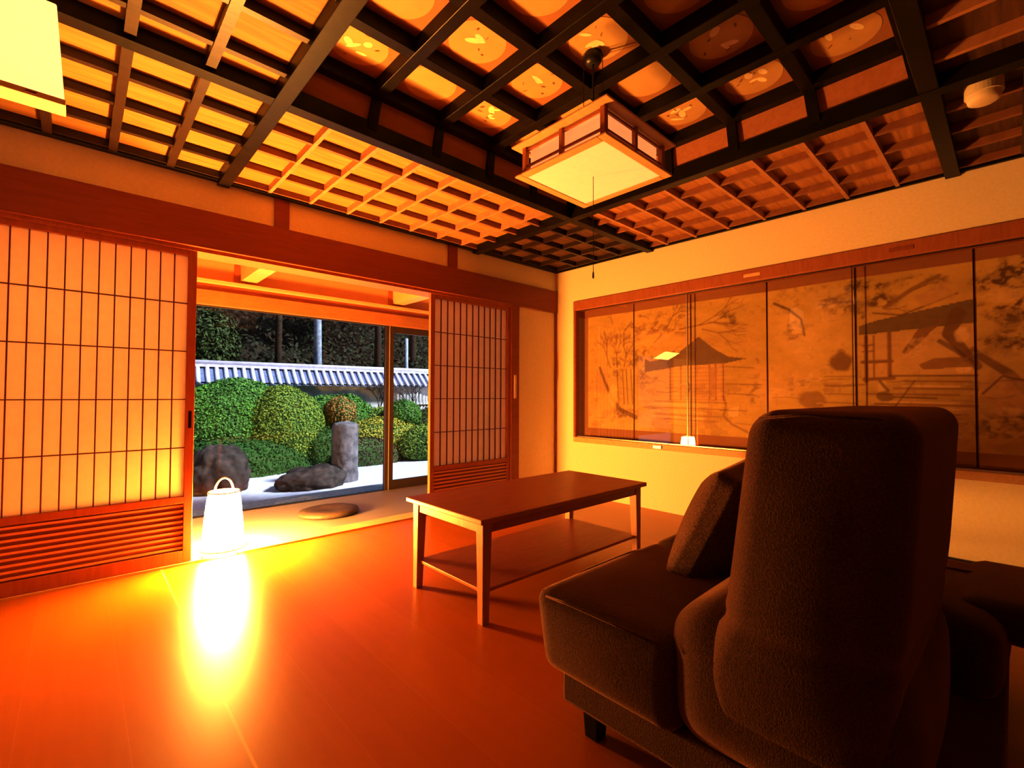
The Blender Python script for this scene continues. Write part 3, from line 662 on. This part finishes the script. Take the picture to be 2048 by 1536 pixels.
# ------------------------------------------------------------------ coffee table
tx0, tx1, ty0, ty1, tz = -2.464, -1.150, -1.771, -1.146, .467
tb = empty('coffee_table', ((tx0 + tx1) / 2, (ty0 + ty1) / 2, 0), 'low rectangular red-brown wooden coffee table with lower shelf, in front of the sofa', 'table')
MB().box(tx0, tx1, ty0, ty1, tz - .024, tz).build('tabletop', M['table'], tb, bevel=.004)
lg = .026
for sx, sy in ((0, 0), (1, 0), (0, 1), (1, 1)):
    cx = (tx0 + .055) if sx == 0 else (tx1 - .055); cy = (ty0 + .050) if sy == 0 else (ty1 - .050)
    dx = .006 * (1 if sx else -1); dy = .006 * (1 if sy else -1)
    MB().taper((cx + dx, cy + dy, 0), (.018, .018), (cx, cy, tz - .024), (lg, lg)).build('leg', M['table_leg'], tb, bevel=.003)
for (a, b, c, d) in ((tx0 + .06, tx1 - .06, ty0 + .030, ty0 + .048), (tx0 + .06, tx1 - .06, ty1 - .048, ty1 - .030), (tx0 + .034, tx0 + .052, ty0 + .05, ty1 - .05), (tx1 - .052, tx1 - .034, ty0 + .05, ty1 - .05)):
    MB().box(a, b, c, d, tz - .072, tz - .024).build('apron', M['table_leg'] if a < tx0 + .05 else M['table'], tb, bevel=.002)
MB().box(tx0 + .045, tx1 - .045, ty0 + .042, ty1 - .042, .130, .146).build('shelf', M['table'], tb, bevel=.003)

# ------------------------------------------------------------------ sofa
sx0, sx1 = -2.70, -1.315
so = empty('sofa', (-2.0, -2.8, 0), 'dark brown fabric sofa with one high backrest raised and the other folded flat', 'sofa')
SF = M['sofa']
MB().box(sx0 + .03, sx1 - .03, -3.30, -2.40, .10, .20).build('base_frame', SF, so, bevel=.012)
def put(bm, name, c, m=SF, parent=so, rot=(0, 0, 0), **k): return bm_obj(bm, name, m, parent, c, rot, **k)
# front seat cushions (left and right)
mid = (sx0 + sx1) / 2 - .0
def seatfn(p):
    return Vector((p.x, p.y + (.02 * (p.z / .11) if p.y > 0 else 0), p.z - (.02 if False else 0)))
put(softbox(((mid - sx0) / 2, .222, .112), .038, 18, (.012, .02, .012), seatfn), 'seat_cushion', ((sx0 + mid) / 2, -2.55, .300))
put(softbox(((sx1 - mid) / 2, .222, .112), .038, 18, (.012, .02, .012), seatfn), 'seat_cushion', ((sx1 + mid) / 2, -2.55, .300))
# rear seat bolsters rising behind the cushions
put(softbox(((mid - sx0) / 2 + .0, .23, .165), .10, 14, (.01, .02, .01)), 'rear_cushion', ((sx0 + mid) / 2, -2.965, .345))
put(softbox(((sx1 - mid) / 2, .27, .10), .05, 14, (.01, .02, .01)), 'rear_cushion', ((sx1 + mid) / 2, -3.02, .30))
# raised backrest: one tall pad with a hinge crease
bx0, bx1 = -2.705, -1.86; hx = (bx1 - bx0) / 2; cxb = (bx0 + bx1) / 2; bz0, bz1 = .27, .972; bzc = (bz0 + bz1) / 2
def backfn(p):
    z = p.z + bzc
    k = 1 - .07 * math.exp(-((z - .515) / .010) ** 2)
    yc = -.10 * (z - .55); t = 1.0 - .06 * max(0, (z - .6) / .37)
    front = .035 * math.exp(-((z - .40) / .10) ** 2) if p.y > 0 else 0
    return Vector((p.x * (1 - .018 * math.exp(-((z - .515) / .010) ** 2)), p.y * k * t + yc + front, p.z))
put(softbox((hx, .152, (bz1 - bz0) / 2), .058, 44, (.03, .012, .0), backfn), 'backrest', (cxb, -3.035, bzc))
# second backrest folded back flat
put(softbox(((sx1 - bx1) / 2 - .01, .36, .055), .045, 12, (.005, .01, .01)), 'folded_backrest', ((sx1 + bx1) / 2, -3.56, .365))
MB().tube([(sx1 - .20, -2.9, .405), (sx1 - .20, -3.15, .409), (sx1 - .20, -3.55, .414), (sx1 - .20, -3.88, .405)], .004, 6).build('piping', M['sofa'], so)
def pipe(pts, r=.0035): MB().tube(pts, r, 6).build('piping', SF, so, smooth=True)
pipe([(sx0 - .001, -2.365, .402), (sx0 - .003, -2.45, .407), (sx0 - .005, -2.6, .407), (sx0 - .001, -2.74, .402)])
pipe([(sx0 + .02, -2.334, .402), (-2.45, -2.325, .408), (-2.2, -2.325, .408), (mid - .02, -2.334, .402)])
pipe([(bx0 - .010, -2.97, .955), (bx0 - .018, -3.05, .965), (bx0 - .012, -3.17, .960)])
for x in (sx0 + .10, sx1 - .10):
    for y in (-2.47, -3.20):
        MB().taper((x, y, 0), (.022, .022), (x, y, .11), (.028, .028)).build('leg', M['black_wood'], so, bevel=.003)
for x in (sx1 - .10, bx1 + .1):
    MB().taper((x, -3.82, 0), (.016, .016), (x, -3.82, .31), (.02, .02)).build('support_leg', M['black_wood'], so, bevel=.003)

# pillow
def pilfn(p):
    u, v = p.x / .22, p.z / .22
    k = 1 - .55 * (max(abs(u), abs(v)) ** 3)
    return Vector((p.x * (1 - .07 * (1 - v * v)), p.y * k, p.z * (1 - .07 * (1 - u * u))))
bm_obj(softbox((.22, .085, .215), .035, 16, (0, .03, 0), pilfn), 'throw_pillow', M['pillow'], None, (-2.105, -2.655, .590), (math.radians(27), math.radians(-5), math.radians(0)),
       label='flecked brown square cushion leaning against the raised sofa back', cat='cushion')

# ------------------------------------------------------------------ big pendant lamp
PX, PY, PZ = -2.05, -2.045, 1.985; ph = .250
pl = empty('pendant_lamp', (PX, PY, 2.12), 'large square wood-and-paper pendant lamp hanging from the recessed medallion ceiling', 'lamp')
ww = M['engawa_wood']
tr = MB()
for (a, b, c, d) in ((-ph, ph, -ph, -ph + .040), (-ph, ph, ph - .040, ph), (-ph, -ph + .040, -ph + .04, ph - .04), (ph - .040, ph, -ph + .04, ph - .04)):
    tr.box(PX + a, PX + b, PY + c, PY + d, PZ, PZ + .010)
tr.build('tray_frame', ww, pl, bevel=.003)
MB().box(PX - ph + .035, PX + ph - .035, PY - ph + .035, PY + ph - .035, PZ + .003, PZ + .007).build('tray_paper', M['lamp_paper'], pl)
ib = ph - .035
cg = MB()
for sx in (-1, 0, 1):
    for sy in (-1, 0, 1):
        if sx == 0 and sy == 0: continue
        cx, cy = PX + sx * ib, PY + sy * ib; hw_ = .011 if (sx and sy) else .009
        cg.box(cx - hw_, cx + hw_, cy - hw_, cy + hw_, PZ + .008, PZ + .135)
for z in (.020, .045, .118):
    for sg in (-1, 1):
        cg.box(PX - ib, PX + ib, PY + sg * ib - .005, PY + sg * ib + .005, PZ + z, PZ + z + .009)
        cg.box(PX + sg * ib - .005, PX + sg * ib + .005, PY - ib, PY + ib, PZ + z, PZ + z + .009)
cg.build('side_lattice', M['frame_wood'], pl, bevel=.001)
pb = MB(); e_ = ib - .016
for sg in (-1, 1):
    pb.box(PX - e_, PX + e_, PY + sg * e_ - .001, PY + sg * e_ + .001, PZ + .012, PZ + .132)
    pb.box(PX + sg * e_ - .001, PX + sg * e_ + .001, PY - e_, PY + e_, PZ + .012, PZ + .132)
pb.build('side_paper', M['lamp_paper_dim'], pl)
MB().box(PX - ph - .012, PX + ph + .012, PY - ph - .012, PY + ph + .012, PZ + .135, PZ + .143).build('top_board', ww, pl, bevel=.002)
MB().tube([(PX, PY, PZ + .14), (PX, PY, 2.505)], .0045, 8).build('cord', M['metal_dark'], pl)
for q in (-.043, .043):
    MB().tube([(PX + .73 * q, PY - .68 * q, PZ + .143), (PX + .73 * q, PY - .68 * q, 2.551)], .0018, 6).build('suspension_cord', M['metal_dark'], pl)
MB().lathe([(.0, -.05), (.030, -.048), (.040, -.03), (.040, 0.0)], (PX, PY, 2.551), 24).build('ceiling_hook_cup', M['metal_dark'], pl, smooth=True)
MB().tube([(PX, PY, PZ + .005), (PX, PY, 1.555)], .0014, 6).build('pull_cord', M['metal_dark'], pl)
MB().lathe([(0, 0), (.0035, .002), (.0045, .012), (.003, .03), (0, .032)], (PX, PY, 1.525), 12).build('cord_toggle', M['metal_dark'], pl, smooth=True)

# cream box lamp at the left
bl = empty('box_lamp', (-4.0, -1.16, 1.94), 'cream paper box lamp hanging from the dark ribs near the left wall', 'lamp')
MB().taper((-3.975, -1.15, 1.975), (.190, .042), (-3.975, -1.15, 2.285), (.165, .042)).build('lamp_shade', M['lamp_box'], bl, bevel=.004)
MB().box(-4.168, -3.782, -1.195, -1.105, 1.955, 1.975).build('bottom_rim', M['white_plastic'], bl, bevel=.003)
MB().box(-3.875, -3.850, -1.199, -1.195, 1.960, 1.968).build('rim_latch', M['medal_ink'], bl)
MB().box(-4.05, -3.95, -1.16, -1.14, 2.28, 2.305).build('ceiling_mount', M['black_wood'], bl)

# smoke detector
sd = empty('smoke_detector', (-.915, -3.255, H), 'round cream smoke detector on the dark ceiling beam at right', 'smoke detector')
MB().lathe([(0, -.045), (.040, -.045), (.052, -.038), (.056, -.020), (.056, -.010)], (-.915, -3.255, H), 32).build('body', M['white_plastic'], sd, smooth=True)
MB().lathe([(.0, -.012), (.062, -.012), (.062, .040), (0, .040)], (-.915, -3.255, H), 32).build('mount_plate', M['white_plastic'], sd)

# ------------------------------------------------------------------ garden
MB().box(-14, 16, EY + .10, 5.8, -.45, -.35).build('ground_gravel', M['gravel'], kind='structure')
MB().box(-14, 16, 5.4, 30, -.60, -.34).build('ground_soil', M['ground_dark'], kind='structure')
MB().box(-5.2, .8, EY + .12, 1.56, -.16, -.10).build('outer_step', M['dark_wood'], label='dark wooden outer step running along under the window', cat='step', bevel=.004)
MB().box(-5, 1.5, 2.25, 2.62, -.40, -.215).build('stone_curb', M['stone_curb'], label='long low grey stone curb at the near edge of the gravel garden', cat='curb', bevel=.02)

def displaced(bm, amp, sc, seed):
    for v in bm.verts:
        n = v.co.normalized(); d = noise.fractal(v.co * sc + Vector((seed, seed * .7, 0)), 1.0, 2.0, 4)
        v.co += n * d * amp
def rock(name, c, r, flat, seed, m, amp, label):
    bm = bmesh.new(); bmesh.ops.create_icosphere(bm, subdivisions=5, radius=1)
    for v in bm.verts:
        p = v.co
        if flat == 'pillar':
            k = math.sqrt(p.x * p.x + p.y * p.y); zz = p.z
            a = 1 / max(k, abs(zz) * .9, 1e-3) if k > .0 else 1
            a = min(a, 1.6); p = Vector((p.x * a * .9, p.y * a * .9, zz * a ** .8))
        elif flat == 'wedge':
            p = Vector((p.x, p.y, p.z * (.55 + .35 * (p.x + 1) / 2)))
        elif flat == 'block':
            a = 1 / max(abs(p.x), abs(p.y), abs(p.z)); a = 1 + (a - 1) * .45; p = p * a * .8
        v.co = p
    displaced(bm, amp, 1.8, seed)
    displaced(bm, amp * .25, 7, seed + 3)
    for v in bm.verts: v.co = Vector((v.co.x * r[0], v.co.y * r[1], v.co.z * r[2]))
    bm_obj(bm, name, m, None, c, label=label, cat='rock')
rock('rock', (-2.27, 4.25, -.16), (.38, .35, .47), 'dome', 2, M['stone_dark'], .14, 'dark rounded boulder on the gravel at left, seen behind the lantern')
rock('standing_stone', (-.635, 3.85, .06), (.225, .19, .47), 'pillar', 5, M['stone_grey'], .07, 'upright grey standing stone with rounded top on the gravel')
rock('rock', (-1.20, 3.72, -.26), (.50, .34, .30), 'wedge', 9, M['stone_dark'], .14, 'low wide dark rock lying against the standing stone')
rock('stepping_stone', (-1.80, 2.20, -.30), (.42, .20, .17), 'block', 12, M['stone_curb'], .08, 'flat pale stepping stone close to the window')

def leaves(pts, nrm, size, name, mats, core=None, **k):
    n = len(pts)
    nrm = nrm + rng.normal(0, .45, (n, 3)); nrm /= np.linalg.norm(nrm, axis=1, keepdims=True)
    r = rng.normal(0, 1, (n, 3)); t = np.cross(nrm, r); t /= np.linalg.norm(t, axis=1, keepdims=True); b = np.cross(nrm, t)
    sz = size * rng.uniform(.6, 1.3, (n, 1))
    q = np.stack([pts - t * sz, pts - b * sz * .5, pts + t * sz, pts + b * sz * .5], 1).reshape(-1, 3)
    V = q.tolist(); Fc = np.arange(4 * n).reshape(n, 4).tolist(); mi = [0] * n
    if core:
        cv, cf = core; o = len(V); V += cv; Fc += [[i + o for i in f] for f in cf]; mi += [1] * len(cf)
    me = bpy.data.meshes.new(name); me.from_pydata(V, [], Fc)
    for m in mats: me.materials.append(m)
    me.polygons.foreach_set('material_index', mi); me.update()
    o = bpy.data.objects.new(name, me); COL.objects.link(o)
    if 'loc' in k:
        L = Vector(k['loc']); me.transform(Matrix.Translation(-L)); o.location = L
    return tag(o, k.get('label'), k.get('cat'), k.get('group'), k.get('kind'))
def shrub(name, c, r, n, size, m, seed, label, group=None, amp=.10, cat='shrub', clip=-.5):
    bm = bmesh.new(); bmesh.ops.create_icosphere(bm, subdivisions=4, radius=1); displaced(bm, amp, 1.6, seed)
    R = np.array(r); cc = np.array(c)
    bm.normal_update()
    tri = [[np.array(v.co) for v in f.verts] for f in bm.faces]; T = np.array(tri) * R
    e1, e2 = T[:, 1] - T[:, 0], T[:, 2] - T[:, 0]; nr = np.cross(e1, e2); ar = np.linalg.norm(nr, axis=1)
    ok = T[:, :, 2].mean(1) > clip * R[2]; pr = ar * ok; pr /= pr.sum()
    ch = rng.choice(len(T), n, p=pr); u = rng.random((n, 2)); fl = u.sum(1) > 1; u[fl] = 1 - u[fl]
    pts = T[ch, 0] + e1[ch] * u[:, :1] + e2[ch] * u[:, 1:]; N = nr[ch] / ar[ch][:, None]
    pts = pts + N * rng.uniform(-.03, .03, (n, 1)) * (size / .03) + cc
    core = ([tuple(np.array(v.co) * R * .96 + cc) for v in bm.verts], [[v.index for v in f.verts] for f in bm.faces]); bm.free()
    return leaves(pts, N, size, name, [m, M['leaf_dark']], core, label=label, cat=cat, group=group, loc=c)
shrub('clipped_shrub', (-1.62, 6.35, .30), (1.28, .72, .96), 22000, .024, M['leaf_green'], 1, 'largest clipped green azalea mound, at the left below the tiled wall', amp=.07, group='clipped shrubs in the garden')
shrub('clipped_shrub', (-.90, 5.95, .30), (.74, .55, .88), 12000, .022, M['leaf_olive'], 4, 'rounded yellow-green clipped shrub bulging right of the big green mound', group='clipped shrubs in the garden', amp=.06)
shrub('low_shrub', (-1.75, 5.65, -.30), (1.25, .55, .55), 7000, .026, M['leaf_dark'], 7, 'low dark green shrub spreading at the foot of the big clipped mound', group='low shrubs along the gravel edge', amp=.12)
shrub('hedge', (.25, 6.5, .25), (1.05, .42, .78), 7000, .03, M['leaf_green'], 9, 'dark green hedge running below the tiled wall, behind the rust shrub', amp=.10, cat='hedge')
shrub('low_shrub', (-.30, 5.75, -.10), (.42, .4, .50), 3000, .024, M['leaf_dark'], 13, 'small dark shrub just behind the standing stone', group='low shrubs along the gravel edge', amp=.12)
shrub('rust_shrub', (.26, 6.15, .62), (.30, .3, .34), 1800, .024, M['leaf_rust'], 15, 'small rust-brown round shrub in the middle of the garden', amp=.10)
shrub('low_hedge', (.95, 5.7, .02), (1.05, .45, .50), 7000, .024, M['leaf_gold'], 17, 'low yellow-green hedge to the right of the standing stone', amp=.06, cat='hedge')
shrub('groundcover_shrub', (.40, 5.25, -.22), (.70, .22, .38), 3500, .022, M['leaf_brown'], 19, 'brown leafy undergrowth between the standing stone and the window frame', amp=.1)
shrub('clipped_shrub', (1.55, 5.9, .55), (.40, .4, .34), 2600, .024, M['leaf_green'], 21, 'small round green shrub seen through the right-hand window sash', group='clipped shrubs in the garden', amp=.08)
shrub('low_shrub', (1.95, 5.2, -.05), (.85, .4, .48), 5200, .024, M['leaf_olive'], 23, 'olive shrub at the gravel edge in the right-hand window sash', group='low shrubs along the gravel edge', amp=.1)
shrub('groundcover_shrub', (2.7, 6.2, .25), (.8, .4, .5), 3500, .024, M['leaf_brown'], 25, 'brown undergrowth below the white wall at far right', amp=.1)

shrub('clipped_shrub', (1.25, 6.45, .22), (.62, .38, .50), 4200, .024, M['leaf_olive'], 29, 'soft green clipped shrub just left of the window mullion, below the bare bush', group='clipped shrubs in the garden', amp=.06)
# tile-capped garden wall
wd_ = Vector((.9945, -.1045, 0)); A0 = Vector((.304, 7.433, 0)); nn_ = Vector((-.1045, -.9945, 0))
gwall = empty('garden_wall', (A0.x, A0.y, -.35), 'long white garden wall capped with blue-grey striped roof tiles', 'wall')
def wpt(s_, n_, z_): return tuple(A0 + wd_ * s_ + nn_ * n_ + Vector((0, 0, z_)))
def wbox(s0_, s1_, n0_, n1_, z0_, z1_):
    vs = [wpt(a, b, c) for a in (s0_, s1_) for b in (n0_, n1_) for c in (z0_, z1_)]
    return vs, [(0, 1, 3, 2), (4, 6, 7, 5), (0, 4, 5, 1), (2, 3, 7, 6), (0, 2, 6, 4), (1, 5, 7, 3)]
MB().add(*wbox(-7, 12, -.12, .12, -.4, 1.30)).build('wall_body', M['wall_white'], gwall)
rf = MB()
rf.add([wpt(-7, .40, 1.24), wpt(12, .40, 1.24), wpt(12, .0, 1.56), wpt(-7, .0, 1.56)], [(0, 1, 2, 3)])
rf.add([wpt(-7, -.42, 1.215), wpt(12, -.42, 1.215), wpt(12, .0, 1.56), wpt(-7, .0, 1.56)], [(0, 1, 2, 3)])
rf.add([wpt(-7, .42, 1.19), wpt(12, .42, 1.19), wpt(12, .42, 1.215), wpt(-7, .42, 1.215)], [(0, 1, 2, 3)]); rf.add([wpt(-7, .42, 1.19), wpt(12, .42, 1.19), wpt(12, .1, 1.19), wpt(-7, .1, 1.19)], [(0, 1, 2, 3)])
rf.build('roof_slope', M['roof_dark'], gwall)
tl = MB(); sgap = .158; k = 0; s_ = -6.9
while s_ < 11.9:
    tl.tube([wpt(s_, .44, 1.222), wpt(s_, .02, 1.572)], .038, 8); s_ += sgap
tl.build('roof_tiles', M['roof_light'], gwall, smooth=True)
MB().tube([wpt(-7, 0, 1.625), wpt(12, 0, 1.625)], .058, 10).build('ridge_cap', M['ridge'], gwall, smooth=True)
MB().add(*wbox(-7, 12, -.09, .09, 1.545, 1.60)).build('ridge_course', M['ridge'], gwall)

# bamboo fence piece and bare bush at right
fn = empty('bamboo_fence', (2.55, 6.8, 0), 'pale upright-slat fence panel in front of the white wall, seen in the right sash', 'fence')
fb = MB()
for k in range(16):
    x_ = 1.95 + k * .085; fb.tube([(x_, 6.86 - k * .01, .1), (x_ + rng.uniform(-.01, .01), 6.86 - k * .01, 1.02 + rng.uniform(-.05, .05))], .026, 6)
fb.build('slats', M['wall_white'], fn); MB().tube([(1.9, 6.82, .75), (3.3, 6.68, .75)], .02, 6).build('cross_rail', M['bark'], fn)
def barebush(name, c, h, n, label, seed):
    rr = random.Random(seed); mb = MB()
    def br(p, d, L, r, dep):
        q = p + d * L; mb.tube([p, (p + q) / 2 + Vector((rr.uniform(-.02, .02),) * 3), q], [r, r * .85, r * .65], 5)
        if dep:
            for _ in range(3): br(q, (d + Vector((rr.uniform(-.7, .7), rr.uniform(-.7, .7), rr.uniform(-.3, .5)))).normalized(), L * rr.uniform(.6, .8), r * .6, dep - 1)
    for _ in range(n): br(Vector(c), Vector((rr.uniform(-.6, .6), rr.uniform(-.4, .4), 1)).normalized(), h * .36, .011, 3)
    mb.build(name, M['bark'], smooth=True, loc=c, label=label, cat='bush')
barebush('bare_bush', (1.42, 6.75, .6), .85, 5, 'leafless dark-branched bush in front of the tiled wall, left of the window mullion', 2)
barebush('bare_bush', (2.15, 6.45, .55), .85, 5, 'leafless bush against the white wall in the right-hand sash', 5)

# wooded hillside
bm = bmesh.new(); bmesh.ops.create_grid(bm, x_segments=60, y_segments=30, size=1)
for v in bm.verts:
    X, Y = v.co.x * 20, (v.co.y + 1) / 2
    v.co = Vector((X, 10.8 + Y * 14, .3 + Y * 10 + noise.fractal(Vector((X * .25, Y * 4, 3)), 1, 2, 4) * 1.1))
bm_obj(bm, 'hillside', M['ground_dark'], None, kind='structure')
n = 60000
X = rng.uniform(-12, 16, n); Y = rng.random(n) ** 1.2; Z = .5 + Y * 10 + rng.uniform(-.5, 1.1, n)
leaves(np.stack([X, 10.6 + Y * 14, Z], 1), np.tile([0, -.8, .5], (n, 1)), .085, 'forest_undergrowth', [M['leaf_forest']], kind='stuff', label='dark tangled woodland foliage covering the slope behind the tiled wall', cat='foliage')
def tree(x, y, h, r, label, crown=None, m='bark', mats='leaf_forest_b', group='trees behind the garden wall'):
    t = empty('tree', (x, y, 0), label, 'tree', group)
    MB().tube([(x, y, -.3), (x + .03, y, h * .5), (x - .05, y, h)], [r, r * .85, r * .6], 10).build('trunk', M[m], t, smooth=True)
    if crown:
        pts = rng.normal(0, 1, (crown[3], 3)); d = np.linalg.norm(pts, axis=1, keepdims=True); nn2 = pts / d
        pts = nn2 * rng.uniform(.5, 1, (len(pts), 1)) * np.array(crown[1]) + np.array([x, y, crown[0]])
        o = leaves(pts, nn2, crown[2], 'foliage', [M[mats]]); o.parent = t; o.matrix_parent_inverse = parent_world(t).inverted()
    return t
tree(-1.45, 10.0, 3.0, .07, 'leafy tree with lighter green foliage behind the left end of the tiled wall', (2.2, (.75, .5, 1.0), .05, 5000))
tree(.32, 10.6, 6.0, .10, 'slim dark tree trunk rising behind the wall, left of the pale pole', (6.2, (1.6, 1, 1.2), .12, 1500), mats='leaf_forest')
tree(3.6, 11.2, 6.0, .13, 'dark tree trunk behind the wall in the right-hand sash', (6.4, (1.6, 1, 1.2), .12, 1500), mats='leaf_forest')
tree(5.4, 12.0, 6.5, .15, 'thick dark tree trunk furthest to the right behind the wall', (6.8, (1.9, 1, 1.3), .12, 1500), mats='leaf_forest')
MB().tube([(1.35, 10.3, -.3), (1.30, 10.3, 3), (1.24, 10.3, 6.5)], [.115, .105, .085], 14).build('utility_pole', M['pole_blue'], smooth=True, loc=(1.35, 10.3, -.3), label='tall pale blue-grey pole rising behind the tiled wall', cat='pole')
MB().tube([(4.15, 10.2, -.3), (4.13, 10.2, 2.85)], [.06, .05], 12).build('post', M['pole_blue'], smooth=True, loc=(4.15, 10.2, -.3), label='short pale post behind the tiled wall in the right-hand sash', cat='pole')

# ------------------------------------------------------------------ lights
W = bpy.data.worlds.new('dusk_sky'); S.world = W; W.use_nodes = True
bg = W.node_tree.nodes['Background']; 
tcw = W.node_tree.nodes.new('ShaderNodeTexCoord'); spw = W.node_tree.nodes.new('ShaderNodeSeparateXYZ'); rw = W.node_tree.nodes.new('ShaderNodeValToRGB')
W.node_tree.links.new(tcw.outputs['Generated'], spw.inputs[0]); W.node_tree.links.new(spw.outputs[2], rw.inputs[0]); W.node_tree.links.new(rw.outputs[0], bg.inputs[0])
rw.color_ramp.elements[0].color = (.55, .66, .95, 1); rw.color_ramp.elements[1].color = (.42, .58, 1.0, 1)
bg.inputs[1].default_value = .36
def light(name, typ, loc, energy, color, **k):
    d = bpy.data.lights.new(name, typ); d.energy = energy; d.color = color
    for a, b in k.items():
        if a != 'rot': setattr(d, a, b)
    o = bpy.data.objects.new(name, d); COL.objects.link(o); o.location = loc
    if 'rot' in k: o.rotation_euler = k['rot']
    return o
sun = light('evening_sun', 'SUN', (0, 0, 8), 7.0, (.97, .97, 1.0), angle=math.radians(8))
sun.rotation_euler = Vector((-.50, .52, -.62)).to_track_quat('-Z', 'Y').to_euler()
sp = light('lantern_bulb_upward', 'SPOT', (-3.045, .055, .43), 270, (1, .45, .09), spot_size=math.radians(95), spot_blend=1.0, shadow_soft_size=.06, rot=(math.radians(200), 0, 0))
light('corridor_fill', 'AREA', (-3.75, .80, 1.70), 10, LC, shape='RECTANGLE', size=.5, size_y=.25, rot=(math.radians(-25), 0, 0))  # unseen fill light added to brighten the left shoji paper from behind

# ------------------------------------------------------------------ camera (a level wide lens in the back left of the room)
yaw, pit, rol = math.radians(47.06574534), math.radians(1.39530202), math.radians(.2249821)
f = Vector((math.cos(yaw) * math.cos(pit), math.sin(yaw) * math.cos(pit), math.sin(pit)))
r = Vector((math.sin(yaw), -math.cos(yaw), 0)); u = r.cross(f)
r2 = r * math.cos(rol) + u * math.sin(rol); u2 = -r * math.sin(rol) + u * math.cos(rol)
cam = bpy.data.cameras.new('camera'); co = bpy.data.objects.new('camera', cam); COL.objects.link(co)
cam.sensor_width = 36; cam.lens = 36 * 935.42358 / 2048; cam.clip_start = .02; cam.clip_end = 200
mw = Matrix((( r2.x, u2.x, -f.x, -3.73667628), (r2.y, u2.y, -f.y, -3.32562415), (r2.z, u2.z, -f.z, 1.0), (0, 0, 0, 1)))
co.matrix_world = mw
S.camera = co
